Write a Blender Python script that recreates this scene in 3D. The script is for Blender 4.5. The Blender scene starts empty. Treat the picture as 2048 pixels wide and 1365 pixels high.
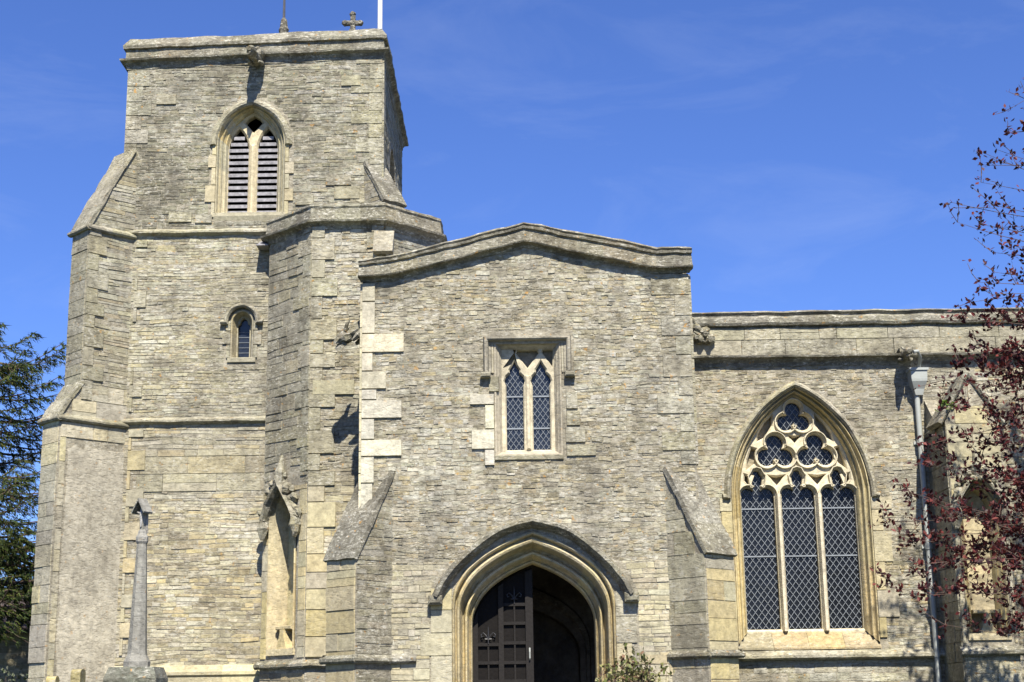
import bpy, bmesh, math, random
from mathutils import Vector, Matrix, noise
from mathutils.geometry import tessellate_polygon
R = math.radians
rnd = random.Random(7)
sc = bpy.context.scene
col = sc.collection

# ---------------------------------------------------------------- camera, sky, sun, exposure
cd = bpy.data.cameras.new('camera'); cam = bpy.data.objects.new('camera', cd); col.objects.link(cam)
cd.sensor_width = 36; cd.lens = 36*3000/2048; cd.clip_end = 2000; cd.clip_start = .1
PITCH, ROLL = math.atan(720/3000), .015
fw = Vector((0, math.cos(PITCH), math.sin(PITCH))); rt0 = Vector((1, 0, 0)); up0 = Vector((0, -math.sin(PITCH), math.cos(PITCH)))
rt = rt0*math.cos(ROLL) - up0*math.sin(ROLL); up = rt0*math.sin(ROLL) + up0*math.cos(ROLL)
m = Matrix((rt, up, -fw)).transposed().to_4x4(); m.translation = (0, -21.6, 1.6)
cam.matrix_world = m; sc.camera = cam

SUN_EL, SUN_AZ = R(51), R(8)           # azimuth measured from the south towards the east
sun_dir = Vector((math.sin(SUN_AZ)*math.cos(SUN_EL), -math.cos(SUN_AZ)*math.cos(SUN_EL), math.sin(SUN_EL)))
sd = bpy.data.lights.new('sun', 'SUN'); sd.energy = 5.0; sd.angle = R(.5); sd.color = (1, .94, .83)
so = bpy.data.objects.new('sun', sd); col.objects.link(so)
so.rotation_euler = sun_dir.to_track_quat('Z', 'Y').to_euler(); so.location = (10, -30, 40)

w = bpy.data.worlds.new('World'); sc.world = w; w.use_nodes = True
nt = w.node_tree; nt.nodes.clear()
def N(t, typ, **kw):
    n = t.nodes.new(typ)
    for k, v in kw.items():
        if k == 'inp':
            for a, b in v.items(): n.inputs[a].default_value = b
        else: setattr(n, k, v)
    return n
sky = N(nt, 'ShaderNodeTexSky', sky_type='NISHITA', sun_disc=False, sun_elevation=SUN_EL, sun_rotation=math.pi-SUN_AZ,
        altitude=60, air_density=1.0, dust_density=.35, ozone_density=5.0)
tc = N(nt, 'ShaderNodeTexCoord')
mp = N(nt, 'ShaderNodeMapping', inp={'Scale': (2.2, 2.2, 7.0), 'Rotation': (0, R(24), R(10))})
nz = N(nt, 'ShaderNodeTexNoise', inp={'Scale': 2.6, 'Detail': 9, 'Roughness': .62, 'Distortion': .7})
rp = N(nt, 'ShaderNodeMapRange', inp={'From Min': .50, 'From Max': .85, 'To Min': 0, 'To Max': .10})
cm = N(nt, 'ShaderNodeMix', data_type='RGBA'); cm.inputs[7].default_value = (7.5, 8.2, 9.5, 1)
bg = N(nt, 'ShaderNodeBackground', inp={'Strength': .061}); out = N(nt, 'ShaderNodeOutputWorld')
L = nt.links.new
L(tc.outputs['Generated'], mp.inputs['Vector']); L(mp.outputs[0], nz.inputs['Vector']); L(nz.outputs['Fac'], rp.inputs['Value'])
L(rp.outputs[0], cm.inputs[0]); tint = N(nt, 'ShaderNodeMix', data_type='RGBA', blend_type='MULTIPLY'); tint.inputs[0].default_value = 1; tint.inputs[7].default_value = (.74, .90, 1.42, 1); L(sky.outputs[0], tint.inputs[6]); L(tint.outputs[2], cm.inputs[6]); L(cm.outputs[2], bg.inputs[0]); L(bg.outputs[0], out.inputs[0])
sc.view_settings.view_transform = 'Standard'; sc.view_settings.look = 'None'
sc.view_settings.exposure = 1.05; sc.view_settings.gamma = 1

# ---------------------------------------------------------------- materials
def newmat(name):
    mt = bpy.data.materials.new(name); mt.use_nodes = True; t = mt.node_tree
    return mt, t, t.nodes['Principled BSDF'], t.links.new
def stone_mat():
    mt, t, b, L = newmat('limestone')
    at = N(t, 'ShaderNodeVertexColor', layer_name='Col'); g = N(t, 'ShaderNodeNewGeometry')
    def noi(s, d=4, r=.6):
        n = N(t, 'ShaderNodeTexNoise', inp={'Scale': s, 'Detail': d, 'Roughness': r}); L(g.outputs['Position'], n.inputs['Vector']); return n
    def rng(src, a, b_, c, d):
        n = N(t, 'ShaderNodeMapRange', inp={'From Min': a, 'From Max': b_, 'To Min': c, 'To Max': d}); L(src, n.inputs['Value']); return n.outputs[0]
    def mul(x, y):
        n = N(t, 'ShaderNodeMath', operation='MULTIPLY'); L(x, n.inputs[0])
        if isinstance(y, float): n.inputs[1].default_value = y
        else: L(y, n.inputs[1])
        return n.outputs[0]
    def mix(f, a, colr, mode='MIX'):
        n = N(t, 'ShaderNodeMix', data_type='RGBA', blend_type=mode); L(f, n.inputs[0]); L(a, n.inputs[6])
        if isinstance(colr, tuple): n.inputs[7].default_value = colr
        else: L(colr, n.inputs[7])
        return n.outputs[2]
    A = at.outputs['Alpha']
    c = at.outputs['Color']
    n0 = noi(.55, 5, .65); n1 = noi(2.3, 6, .65); n2 = noi(11, 11, .78); n3 = noi(60, 4, .65); n4 = noi(8, 7, .78); n5 = noi(38, 5, .7)
    # hue drift over the wall (ochre to grey), value variation inside each stone
    c = mix(rng(n0.outputs['Fac'], .42, .62, 0, .5), c, (.215, .20, .16, 1))
    v = N(t, 'ShaderNodeCombineColor'); vv = rng(n2.outputs['Fac'], .3, .7, .58, 1.42)
    for i in range(3): L(vv, v.inputs[i])
    c = mix(rng(vv, -9, 9, 1, 1), c, v.outputs[0], 'MULTIPLY')
    # grey-black weathering, pale lichen crust, orange lichen, all scaled by the alpha of the stone
    c = mix(mul(rng(n1.outputs['Fac'], .46, .66, 0, .78), A), c, (.085, .077, .06, 1))
    c = mix(mul(rng(n4.outputs['Fac'], .56, .66, 0, .62), A), c, (.33, .315, .27, 1))
    c = mix(mul(mul(rng(n5.outputs['Fac'], .55, .65, 0, 1.0), rng(n1.outputs['Fac'], .40, .58, 1, .15)), A), c, (.44, .42, .345, 1))
    st = N(t, 'ShaderNodeVectorMath', operation='MULTIPLY', inp={1: (1, 1, 2.5)}); L(g.outputs['Position'], st.inputs[0])
    def dash(s, off, d=5):
        ad = N(t, 'ShaderNodeVectorMath', operation='ADD', inp={1: (off, off*.7, off*1.3)}); L(st.outputs[0], ad.inputs[0])
        n = N(t, 'ShaderNodeTexNoise', inp={'Scale': s, 'Detail': d, 'Roughness': .68, 'Distortion': .3}); L(ad.outputs[0], n.inputs['Vector']); return n.outputs['Fac']
    dk = dash(10.5, 4.2); wh = dash(12.5, 17.9)
    s2 = N(t, 'ShaderNodeVectorMath', operation='MULTIPLY', inp={1: (1, 1, .13)}); L(g.outputs['Position'], s2.inputs[0])
    n7 = N(t, 'ShaderNodeTexNoise', inp={'Scale': 4.2, 'Detail': 6, 'Roughness': .7}); L(s2.outputs[0], n7.inputs['Vector'])
    c = mix(mul(rng(n7.outputs['Fac'], .52, .72, 0, .6), A), c, (.10, .092, .072, 1))
    c = mix(mul(rng(dk, .56, .66, 0, .66), A), c, (.085, .068, .043, 1))
    c = mix(mul(mul(rng(wh, .54, .64, 0, 1.0), rng(n1.outputs['Fac'], .44, .62, 1, .25)), A), c, (.48, .46, .385, 1))
    mp = N(t, 'ShaderNodeVectorMath', operation='ADD', inp={1: (13.1, 7.7, 3.3)}); L(g.outputs['Position'], mp.inputs[0])
    n6 = N(t, 'ShaderNodeTexNoise', inp={'Scale': 11, 'Detail': 3, 'Roughness': .6}); L(mp.outputs[0], n6.inputs['Vector'])
    c = mix(mul(rng(n6.outputs['Fac'], .66, .71, 0, .7), A), c, (.42, .22, .045, 1))
    L(c, b.inputs['Base Color']); b.inputs['Roughness'].default_value = .93; b.inputs['Specular IOR Level'].default_value = .15
    bp = N(t, 'ShaderNodeBump', inp={'Strength': .55, 'Distance': .02}); L(n2.outputs['Fac'], bp.inputs['Height'])
    bp3 = N(t, 'ShaderNodeBump', invert=True, inp={'Strength': .6, 'Distance': .02}); L(mul(rng(dk, .5, .64, 0, 1), A), bp3.inputs['Height']); L(bp.outputs[0], bp3.inputs['Normal'])
    bp2 = N(t, 'ShaderNodeBump', inp={'Strength': .5, 'Distance': .008}); L(n3.outputs['Fac'], bp2.inputs['Height']); L(bp3.outputs[0], bp2.inputs['Normal'])
    L(bp2.outputs[0], b.inputs['Normal'])
    return mt
STONE = stone_mat()
def simple(name, rgb, rough=.6, metal=0, spec=.5, var=.25, scale=12, bump=.0):
    mt, t, b, L = newmat(name)
    g = N(t, 'ShaderNodeNewGeometry'); n = N(t, 'ShaderNodeTexNoise', inp={'Scale': scale, 'Detail': 5, 'Roughness': .65}); L(g.outputs['Position'], n.inputs['Vector'])
    r = N(t, 'ShaderNodeMapRange', inp={'From Min': .3, 'From Max': .7, 'To Min': 1-var, 'To Max': 1+var}); L(n.outputs['Fac'], r.inputs['Value'])
    mx = N(t, 'ShaderNodeVectorMath', operation='SCALE', inp={0: rgb}); L(r.outputs[0], mx.inputs['Scale'])
    L(mx.outputs[0], b.inputs['Base Color']); b.inputs['Roughness'].default_value = rough; b.inputs['Metallic'].default_value = metal
    b.inputs['Specular IOR Level'].default_value = spec
    if bump:
        bp = N(t, 'ShaderNodeBump', inp={'Strength': bump, 'Distance': .02}); L(n.outputs['Fac'], bp.inputs['Height']); L(bp.outputs[0], b.inputs['Normal'])
    return mt
def leafmat(name, translucent=.28, rough=.55, spec=.28):
    mt, t, b, L = newmat(name)
    at = N(t, 'ShaderNodeVertexColor', layer_name='Col'); L(at.outputs['Color'], b.inputs['Base Color']); b.inputs['Roughness'].default_value = rough; b.inputs['Specular IOR Level'].default_value = spec
    tr = N(t, 'ShaderNodeBsdfTranslucent'); L(at.outputs['Color'], tr.inputs['Color'])
    mx = N(t, 'ShaderNodeMixShader', inp={0: translucent}); o = t.nodes['Material Output']
    L(b.outputs[0], mx.inputs[1]); L(tr.outputs[0], mx.inputs[2]); L(mx.outputs[0], o.inputs[0])
    return mt
LEAF = leafmat('leaf'); NEEDLE = leafmat('needle', .12, .85, .1)
LOUVRE = simple('lead_grey_louvre', (.215, .21, .22), .7, 0, .3, .45, 14)
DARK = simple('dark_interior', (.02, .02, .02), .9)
GLASS = simple('leaded_glass', (.010, .011, .013), .2, 0, .32, .5, 7, .4)
GLASS2 = simple('pale_leaded_glass', (.014, .018, .025), .22, 0, .45, .6, 7, .4)
LEAD = simple('lead_came', (.19, .21, .23), .5, 0, .4, .2)
PIPE = simple('grey_green_paint', (.31, .325, .30), .45, 0, .5, .12, 6)
IRON = simple('wrought_iron', (.06, .06, .065), .5, 0, .5, .2)
OAK = simple('dark_oak', (.006, .0048, .004), .7, 0, .15, .35, 25, .2)
OAKL = simple('worn_oak', (.013, .011, .0095), .65, 0, .2, .3, 25, .2)
BARK = simple('bark', (.10, .07, .055), .9, 0, .2, .4, 20, .4)
WHITE = simple('white_paint', (.62, .62, .62), .4, 0, .5, .04)
LEADROOF = simple('lead_roof', (.16, .165, .175), .6, 0, .5, .2, 4)

# ---------------------------------------------------------------- mesh builder
class Frame:
    def __init__(s, o, u, n): s.o = Vector(o); s.u = Vector(u).normalized(); s.n = Vector(n).normalized(); s.z = Vector((0, 0, 1))
    def p(s, a, b, c=0): return s.o + s.u*a + s.z*b + s.n*c
REG = {}
class MB:
    def __init__(s): s.v = []; s.f = []; s.c = []; s.m = []
    def face(s, pts, c=(.5, .5, .5, 0), mi=0):
        i = len(s.v); s.v += [tuple(p) for p in pts]; s.f.append(tuple(range(i, i+len(pts)))); s.c.append(c); s.m.append(mi)
    def quadgrid(s, rows, c, mi=0, closed=False):
        i = len(s.v); n = len(rows[0])
        for r_ in rows: s.v += [tuple(p) for p in r_]
        for a in range(len(rows)-1):
            for b in range(n if closed else n-1):
                b2 = (b+1) % n
                s.f.append((i+a*n+b, i+a*n+b2, i+(a+1)*n+b2, i+(a+1)*n+b)); s.c.append(c(a, b) if callable(c) else c); s.m.append(mi)
    def tess(s, loops3, c, mi=0):
        flat = [p for l in loops3 for p in l]; i = len(s.v); s.v += [tuple(p) for p in flat]
        for t in tessellate_polygon([[Vector(p) for p in l] for l in loops3]): s.f.append((i+t[0], i+t[1], i+t[2])); s.c.append(c); s.m.append(mi)
    def box(s, fr, a0, a1, b0, b1, c0, c1, c, mi=0, bev=0):
        P = fr.p
        if bev:
            e = bev
            s.hexa([P(a0, b0, c0), P(a1, b0, c0), P(a1, b1, c0), P(a0, b1, c0)], [P(a0, b0, c1-e), P(a1, b0, c1-e), P(a1, b1, c1-e), P(a0, b1, c1-e)], c, mi, False)
            s.hexa([P(a0, b0, c1-e), P(a1, b0, c1-e), P(a1, b1, c1-e), P(a0, b1, c1-e)], [P(a0+e, b0+e, c1), P(a1-e, b0+e, c1), P(a1-e, b1-e, c1), P(a0+e, b1-e, c1)], c, mi, True, False)
        else:
            s.hexa([P(a0, b0, c0), P(a1, b0, c0), P(a1, b1, c0), P(a0, b1, c0)], [P(a0, b0, c1), P(a1, b0, c1), P(a1, b1, c1), P(a0, b1, c1)], c, mi)
    def hexa(s, A, B, c, mi=0, front=True, back=True):
        i = len(s.v); s.v += [tuple(p) for p in A+B]; fs = [(k, (k+1) % 4, 4+(k+1) % 4, 4+k) for k in range(4)]
        if front: fs.append((4, 5, 6, 7))
        if back: fs.append((3, 2, 1, 0))
        for f in fs: s.f.append(tuple(i+k for k in f)); s.c.append(c); s.m.append(mi)
    def prism(s, loop, mapf, c0, c1, c, mi=0):        # loop of (a,b); mapf(a,b,c)
        A = [mapf(a, b, c0) for a, b in loop]; B = [mapf(a, b, c1) for a, b in loop]
        s.tess([A], c, mi); s.tess([B], c, mi); s.quadgrid([A, B], c, mi, True)
    def slab(s, fr, outer, holes, c0, c1, c, mi=0, ch=0, cc=None):     # polygon with holes, from depth c0 (front) to c1; ch = chamfer of the holes
        fh = [offset(h, ch) for h in holes] if ch else holes
        s.tess([[fr.p(a, b, c0) for a, b in outer]]+[[fr.p(a, b, c0) for a, b in h] for h in fh], c, mi)
        s.tess([[fr.p(a, b, c1) for a, b in outer]]+[[fr.p(a, b, c1) for a, b in h] for h in holes], c, mi)
        s.quadgrid([[fr.p(a, b, c0) for a, b in outer], [fr.p(a, b, c1) for a, b in outer]], c, mi, True)
        for h, f in zip(holes, fh):
            rows = [[fr.p(a, b, c0) for a, b in f]]
            if ch: rows.append([fr.p(a, b, c0+(ch*1.3 if c1 > c0 else -ch*1.3)) for a, b in h])
            rows.append([fr.p(a, b, c1) for a, b in h]); s.quadgrid(rows, cc or c, mi, True)
    def sweep(s, fr, path, prof, c, closed=False, mi=0, caps=True):     # prof of (offset to the left of travel, depth)
        n = len(path); rows = []
        for i in range(n):
            p = Vector(path[i])
            d0 = (p-Vector(path[i-1])).normalized() if (i > 0 or closed) else None
            d1 = (Vector(path[(i+1) % n])-p).normalized() if (i < n-1 or closed) else None
            d0 = d0 or d1; d1 = d1 or d0
            n0 = Vector((-d0.y, d0.x)); n1 = Vector((-d1.y, d1.x)); mm = (n0+n1)
            mm = mm/(mm.length_squared/2) if mm.length > .2 else n0
            rows.append([fr.p(p.x+mm.x*a, p.y+mm.y*a, k) for a, k in prof])
        if closed: rows.append(rows[0])
        s.quadgrid(rows, c, mi)
        if caps and not closed: s.tess([rows[0]], c if not callable(c) else c(0, 0), mi); s.tess([rows[-1]], c if not callable(c) else c(n-2, 0), mi)
    def tube(s, pts, rad, c, k=6, mi=0, jit=0, cap=True):
        rows = []; pts = [Vector(p) for p in pts]; ref = None
        for i, p in enumerate(pts):
            d = (pts[min(i+1, len(pts)-1)]-pts[max(i-1, 0)]).normalized()
            if ref is None: ref = d.orthogonal().normalized()
            x = (ref-d*ref.dot(d)); x = x.normalized() if x.length > 1e-5 else d.orthogonal().normalized(); y = d.cross(x); ref = x
            r_ = rad[i] if isinstance(rad, (list, tuple)) else rad
            rx, ry = r_ if isinstance(r_, tuple) else (r_, r_)
            rows.append([p+x*math.cos(2*math.pi*j/k)*rx*(1+rnd.uniform(-jit, jit))+y*math.sin(2*math.pi*j/k)*ry*(1+rnd.uniform(-jit, jit)) for j in range(k)])
        s.quadgrid(rows, c, mi, True)
        if cap and k > 3: s.face(rows[0], c if not callable(c) else c(0, 0), mi); s.face(rows[-1], c if not callable(c) else c(0, 0), mi)
    def build(s, name, mats, parent=None, smooth=False):
        me = bpy.data.meshes.new(name); me.from_pydata(s.v, [], s.f)
        for mm in (mats if isinstance(mats, list) else [mats]): me.materials.append(mm)
        at = me.color_attributes.new('Col', 'FLOAT_COLOR', 'CORNER')
        buf = []
        for f, c in zip(s.f, s.c):
            c4 = tuple(c) if len(c) == 4 else tuple(c)+(0,)
            buf.extend(c4*len(f))
        at.data.foreach_set('color', buf)
        me.polygons.foreach_set('material_index', s.m)
        if smooth: me.polygons.foreach_set('use_smooth', [True]*len(s.f))
        me.update()
        o = bpy.data.objects.new(name, me); col.objects.link(o); REG[o] = (s, mats)
        if parent is not None: o.parent = parent; o.matrix_parent_inverse = PM(parent).inverted()
        return o
def append(obj, mb):        # more masonry into an existing mesh of the same material
    s, mats = REG[obj]; k = len(s.v); s.v += mb.v; s.f += [tuple(i+k for i in f) for f in mb.f]; s.c += mb.c; s.m += mb.m
    t = s.build('merge', mats); old = obj.data; obj.data = t.data; obj.data.name = obj.name; bpy.data.objects.remove(t); bpy.data.meshes.remove(old); REG[obj] = (s, mats)
def PM(o):
    mm = o.matrix_basis.copy()
    return (PM(o.parent) @ o.matrix_parent_inverse @ mm) if o.parent else mm
def thing(name, label, cat, loc=(0, 0, 0), group=None):
    o = bpy.data.objects.new(name, None); col.objects.link(o); o.location = loc; o.empty_display_size = .3
    o['label'] = label; o['category'] = cat
    if group: o['group'] = group
    return o

# ---------------------------------------------------------------- 2-D shapes
def area(l): return sum(l[i-1][0]*l[i][1]-l[i][0]*l[i-1][1] for i in range(len(l)))/2
def offset(l, d):           # grows a loop outwards by d
    sgn = 1 if area(l) > 0 else -1; n = len(l); r = []
    for i in range(n):
        p = Vector(l[i]); a = p-Vector(l[i-1]); b = Vector(l[(i+1) % n])-p
        if a.length < 1e-6: a = b
        if b.length < 1e-6: b = a
        a.normalize(); b.normalize(); n0 = Vector((a.y, -a.x))*sgn; n1 = Vector((b.y, -b.x))*sgn; mm = n0+n1
        mm = mm/max(mm.length_squared/2, .55) if mm.length > .1 else n0
        r.append((p.x+mm.x*d, p.y+mm.y*d))
    return r
def inside(x, y, l):
    r = False; j = len(l)-1
    for i in range(len(l)):
        xi, yi = l[i]; xj, yj = l[j]
        if (yi > y) != (yj > y) and x < (xj-xi)*(y-yi)/(yj-yi)+xi: r = not r
        j = i
    return r
def gothic(cx, zs, w_, h, n=18):
    r_ = (w_*w_+h*h)/(2*w_); x0 = w_-r_; a1 = math.atan2(h, -x0)
    right = [(cx+x0+r_*math.cos(a1*i/n), zs+r_*math.sin(a1*i/n)) for i in range(n+1)]
    return [(2*cx-x, z) for x, z in right]+right[-2::-1]
def catmull(pts, n):
    P = [pts[0]]+list(pts)+[pts[-1]]; o = []
    for i in range(1, len(P)-2):
        for k in range(n):
            t = k/n; q = []
            for d in (0, 1):
                a, b, c, e = P[i-1][d], P[i][d], P[i+1][d], P[i+2][d]
                q.append(.5*(2*b+(c-a)*t+(2*a-5*b+4*c-e)*t*t+(3*b-a-3*c+e)*t**3))
            o.append(tuple(q))
    return o+[pts[-1]]
TUDOR = [(1, 0), (.985, .15), (.93, .31), (.80, .515), (.58, .71), (.30, .875), (0, 1)]
HOODT = [(1, 0), (.92, .2), (.78, .42), (.62, .62), (.42, .82), (.23, .93), (0, 1.0)]
def tudor(cx, zs, w_, h, pts=TUDOR, n=4):
    right = [(cx+w_*x, zs+h*z) for x, z in catmull(pts, n)]
    return [(2*cx-x, z) for x, z in right]+right[-2::-1]
def circle_star(c0, shapes, angles):        # star-shaped union of circles (x,y,r) and rectangles ('r',x0,x1,y0,y1) seen from c0
    o = []
    for a in angles:
        d = (math.cos(a), math.sin(a)); best = .02
        for s_ in shapes:
            if s_[0] == 'r':
                t = 9
                if d[0] > 1e-9: t = min(t, (s_[2]-c0[0])/d[0])
                if d[0] < -1e-9: t = min(t, (s_[1]-c0[0])/d[0])
                if d[1] > 1e-9: t = min(t, (s_[4]-c0[1])/d[1])
                if d[1] < -1e-9: t = min(t, (s_[3]-c0[1])/d[1])
                best = max(best, t)
            else:
                ex, ey = c0[0]-s_[0], c0[1]-s_[1]; b = ex*d[0]+ey*d[1]; q = b*b-(ex*ex+ey*ey-s_[2]**2)
                if q > 0: best = max(best, -b+math.sqrt(q))
        o.append((c0[0]+d[0]*best, c0[1]+d[1]*best))
    return o

# ---------------------------------------------------------------- masonry
def pal(cols, a0=.2, a1=.9):
    srt = sorted(cols, key=sum)
    def f(u, v):
        if u == 0 and v == 0: c = rnd.choice(cols); k = rnd.uniform(.88, 1.12)*.70
        else:
            q = .5+.75*noise.noise((u*.75+5.3, v*.85, 1.7))+.35*noise.noise((u*2.3, v*2.6, 8.1))+rnd.uniform(-.42, .42)
            c = srt[max(0, min(len(srt)-1, int(q*len(srt))))]; k = rnd.uniform(.86, 1.12)*.72
        k *= 1.05; return (c[0]*k*.99, c[1]*k*rnd.uniform(.985, 1.02), c[2]*k*rnd.uniform(.83, .97), rnd.uniform(a0, a1))
    return f
RUBBLE = pal([(.47, .42, .325), (.42, .375, .285), (.34, .30, .22), (.52, .48, .395), (.45, .41, .335), (.47, .39, .255), (.29, .25, .18), (.54, .51, .44)], .55, 1.0)
TOWER = pal([(.33, .31, .245), (.275, .26, .20), (.23, .215, .165), (.37, .35, .29), (.34, .305, .225), (.185, .172, .132), (.42, .40, .345)], .5, 1.0)
TOWLOW = pal([(.55, .49, .36), (.51, .455, .34), (.43, .37, .265), (.59, .53, .41), (.56, .46, .29), (.34, .29, .21), (.60, .55, .46)], .25, .75)
ASHY = pal([(.58, .49, .315), (.55, .48, .34), (.60, .52, .37), (.57, .465, .27), (.54, .485, .375)], .05, .35)
ASHG = pal([(.45, .41, .315), (.40, .365, .28), (.47, .43, .34), (.42, .38, .28)], .5, .95)
DOORY = pal([(.66, .54, .32), (.62, .52, .34), (.68, .57, .37), (.60, .47, .26)], .05, .4)
MIDSTONE = pal([(.46, .42, .32), (.42, .38, .28), (.44, .41, .33)], .8, 1.0)
COPE = pal([(.27, .25, .20), (.22, .205, .165), (.31, .29, .24), (.28, .245, .175)], .85, 1.0)
NEW = pal([(.73, .68, .565), (.71, .655, .53), (.75, .70, .59)], .15, .35)
NEWY = pal([(.74, .66, .49), (.71, .63, .47), (.74, .67, .52)], .1, .3)
RENDER = pal([(.60, .54, .44)], .5, .55)
MORT = (.30, .27, .20, .7); MORTL = (.33, .295, .22, .6)
def warp(a, b):
    return b+.034*noise.noise((a*.8, b*1.5, 3.1))+.020*noise.noise((a*2.9, b*3.1, 9.7))+.006*noise.noise((a*9, b*9, 4.4))
def stone_block(mb, fr, a0, a1, b0, b1, c1, c, e=.007, jit=.3, wp=None):
    j = lambda s=.006: rnd.uniform(-s, s)*jit*3
    W = wp or (lambda a, b: b)
    bk = [fr.p(a0, W(a0, b0), -.012), fr.p(a1, W(a1, b0), -.012), fr.p(a1, W(a1, b1), -.012), fr.p(a0, W(a0, b1), -.012)]
    t = [(a0+e+j(), b0+e+j(.004)), (a1-e+j(), b0+e+j(.004)), (a1-e+j(), b1-e+j(.004)), (a0+e+j(), b1-e+j(.004))]
    ft = [fr.p(x, W(x, y), c1+j(.003)) for x, y in t]
    i = len(mb.v); mb.v += [tuple(p) for p in bk+ft]
    for f in [(k, (k+1) % 4, 4+(k+1) % 4, 4+k) for k in range(4)]+[(4, 5, 6, 7)]: mb.f.append(tuple(i+k for k in f)); mb.c.append(c); mb.m.append(0)
def stones(mb, fr, outer, holes, palette, hh=(.05, .095), ll=(.14, .42), pr=(.000, .008), gap=.003, e=.005, zmin=None, jit=.3):
    zs = [p[1] for p in outer]; us = [p[0] for p in outer]; z = min(zs) if zmin is None else zmin; zt = max(zs); u0, u1 = min(us), max(us)
    ok = lambda x, y: inside(x, y, outer) and not any(inside(x, y, h) for h in holes)
    while z < zt-.03:
        h = min(rnd.uniform(*hh), zt-z); step = .03; x = u0+.001; run = None; runs = []
        while x <= u1+step:
            xx = min(x, u1-.001); g = x <= u1+.0 and ok(xx, z+.004) and ok(xx, z+h*.5) and ok(xx, z+h-.004)
            if g and run is None: run = x
            if not g and run is not None: runs.append((run, min(x-step*.5, u1))); run = None
            x += step
        if run is not None: runs.append((run, u1))
        for a, b in runs:
            x = a
            while x < b-.01:
                l = rnd.uniform(*ll)*(.6+.8*h/hh[1])*(1 if rnd.random() < .8 else .55)
                if b-(x+l) < ll[0]*.7: l = b-x
                dz = rnd.uniform(-.011, .011)*jit*2
                hs = h
                if rnd.random() < .10 and h > .07:       # two thin stones in place of one
                    k = rnd.uniform(.4, .6)*h
                    stone_block(mb, fr, x+gap/2, x+l-gap/2, z+gap/2, z+k-gap/2, rnd.uniform(*pr), palette(x, z), e*.7, jit, warp if jit > .2 else None)
                    stone_block(mb, fr, x+gap/2, x+l-gap/2, z+k+gap/2, z+h-gap/2, rnd.uniform(*pr), palette(x, z), e*.7, jit, warp if jit > .2 else None)
                else:
                    stone_block(mb, fr, x+gap/2, x+l-gap/2, z+gap/2+dz, z+hs-gap/2+dz, (rnd.uniform(*pr) if rnd.random() < .93 else pr[1]*1.5), palette(x, z+h), e, jit, warp if jit > .2 else None)
                x += l
        z += h
def ashlar(mb, fr, outer, holes, palette, hh=(.24, .34), ll=(.35, .7), pr=(.008, .016)):
    stones(mb, fr, outer, holes, palette, hh, ll, pr, .004, .004, jit=.12)
def quoin_col(mb, fr, a, dirn, b0, b1, palette, wmin=.18, wmax=.42, hh=(.2, .34), c=.03, skip=0):
    z = b0; k = 0
    while z < b1-.05:
        h = min(rnd.uniform(*hh), b1-z); wd = (wmax if k % 2 else wmin)*rnd.uniform(.85, 1.15)
        if rnd.random() >= skip: stone_block(mb, fr, min(a, a+dirn*wd), max(a, a+dirn*wd), z+.003, z+h-.003, c, palette(a, z), .005, .15)
        z += h; k += 1
def segcol(palette, n): 
    cs = [palette(0, 0) for _ in range(n+2)]
    return cs
def course_col(palette, lengths):     # one colour per stone of three swept segments
    cs = {}
    def f(a, b):
        a //= 3
        if a not in cs: cs[a] = palette(0, 0)
        return cs[a]
    return f
def subdiv(path, step=.55):
    o = [path[0]]
    for p, q in zip(path, path[1:]):
        d = math.dist(p, q); n = 3*max(1, round(d/step))
        for i in range(1, n+1): o.append((p[0]+(q[0]-p[0])*i/n, p[1]+(q[1]-p[1])*i/n))
    return o
def vouss(palette, per=4):
    cs = {}
    def f(a, b):
        k = a//per
        if k not in cs: cs[k] = palette(0, 0)
        return cs[k]
    return f
def loft(mb, fr, curves, c, mi=0):          # curves: list of (list of (u,v), depth)
    rows = [[fr.p(a, b, d) for a, b in cv] for cv, d in curves]
    mb.quadgrid([list(x) for x in zip(*rows)], c, mi)
def arch_loft(mb, fr, shape, cx, zb, o, i, prof, c, **kw):   # o,i = (w, zs, h); prof of (t, depth)
    cv = []
    for t, d in prof:
        w_, zs, h = [o[k]+(i[k]-o[k])*t for k in range(3)]
        arc = shape(cx, zs, w_, h, **kw)
        zz = zb if not isinstance(zb, tuple) else zb[0]+(zb[1]-zb[0])*t
        # jambs cut into courses of their own colour
        n = max(2, int((zs-zz)/.4))
        lo = [(arc[0][0], zz+(arc[0][1]-zz)*k/6) for k in range(6)]
        cv.append((lo+arc+[(arc[-1][0], y) for _, y in lo[::-1]], d))
    loft(mb, fr, cv, c)
    return cv
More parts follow.
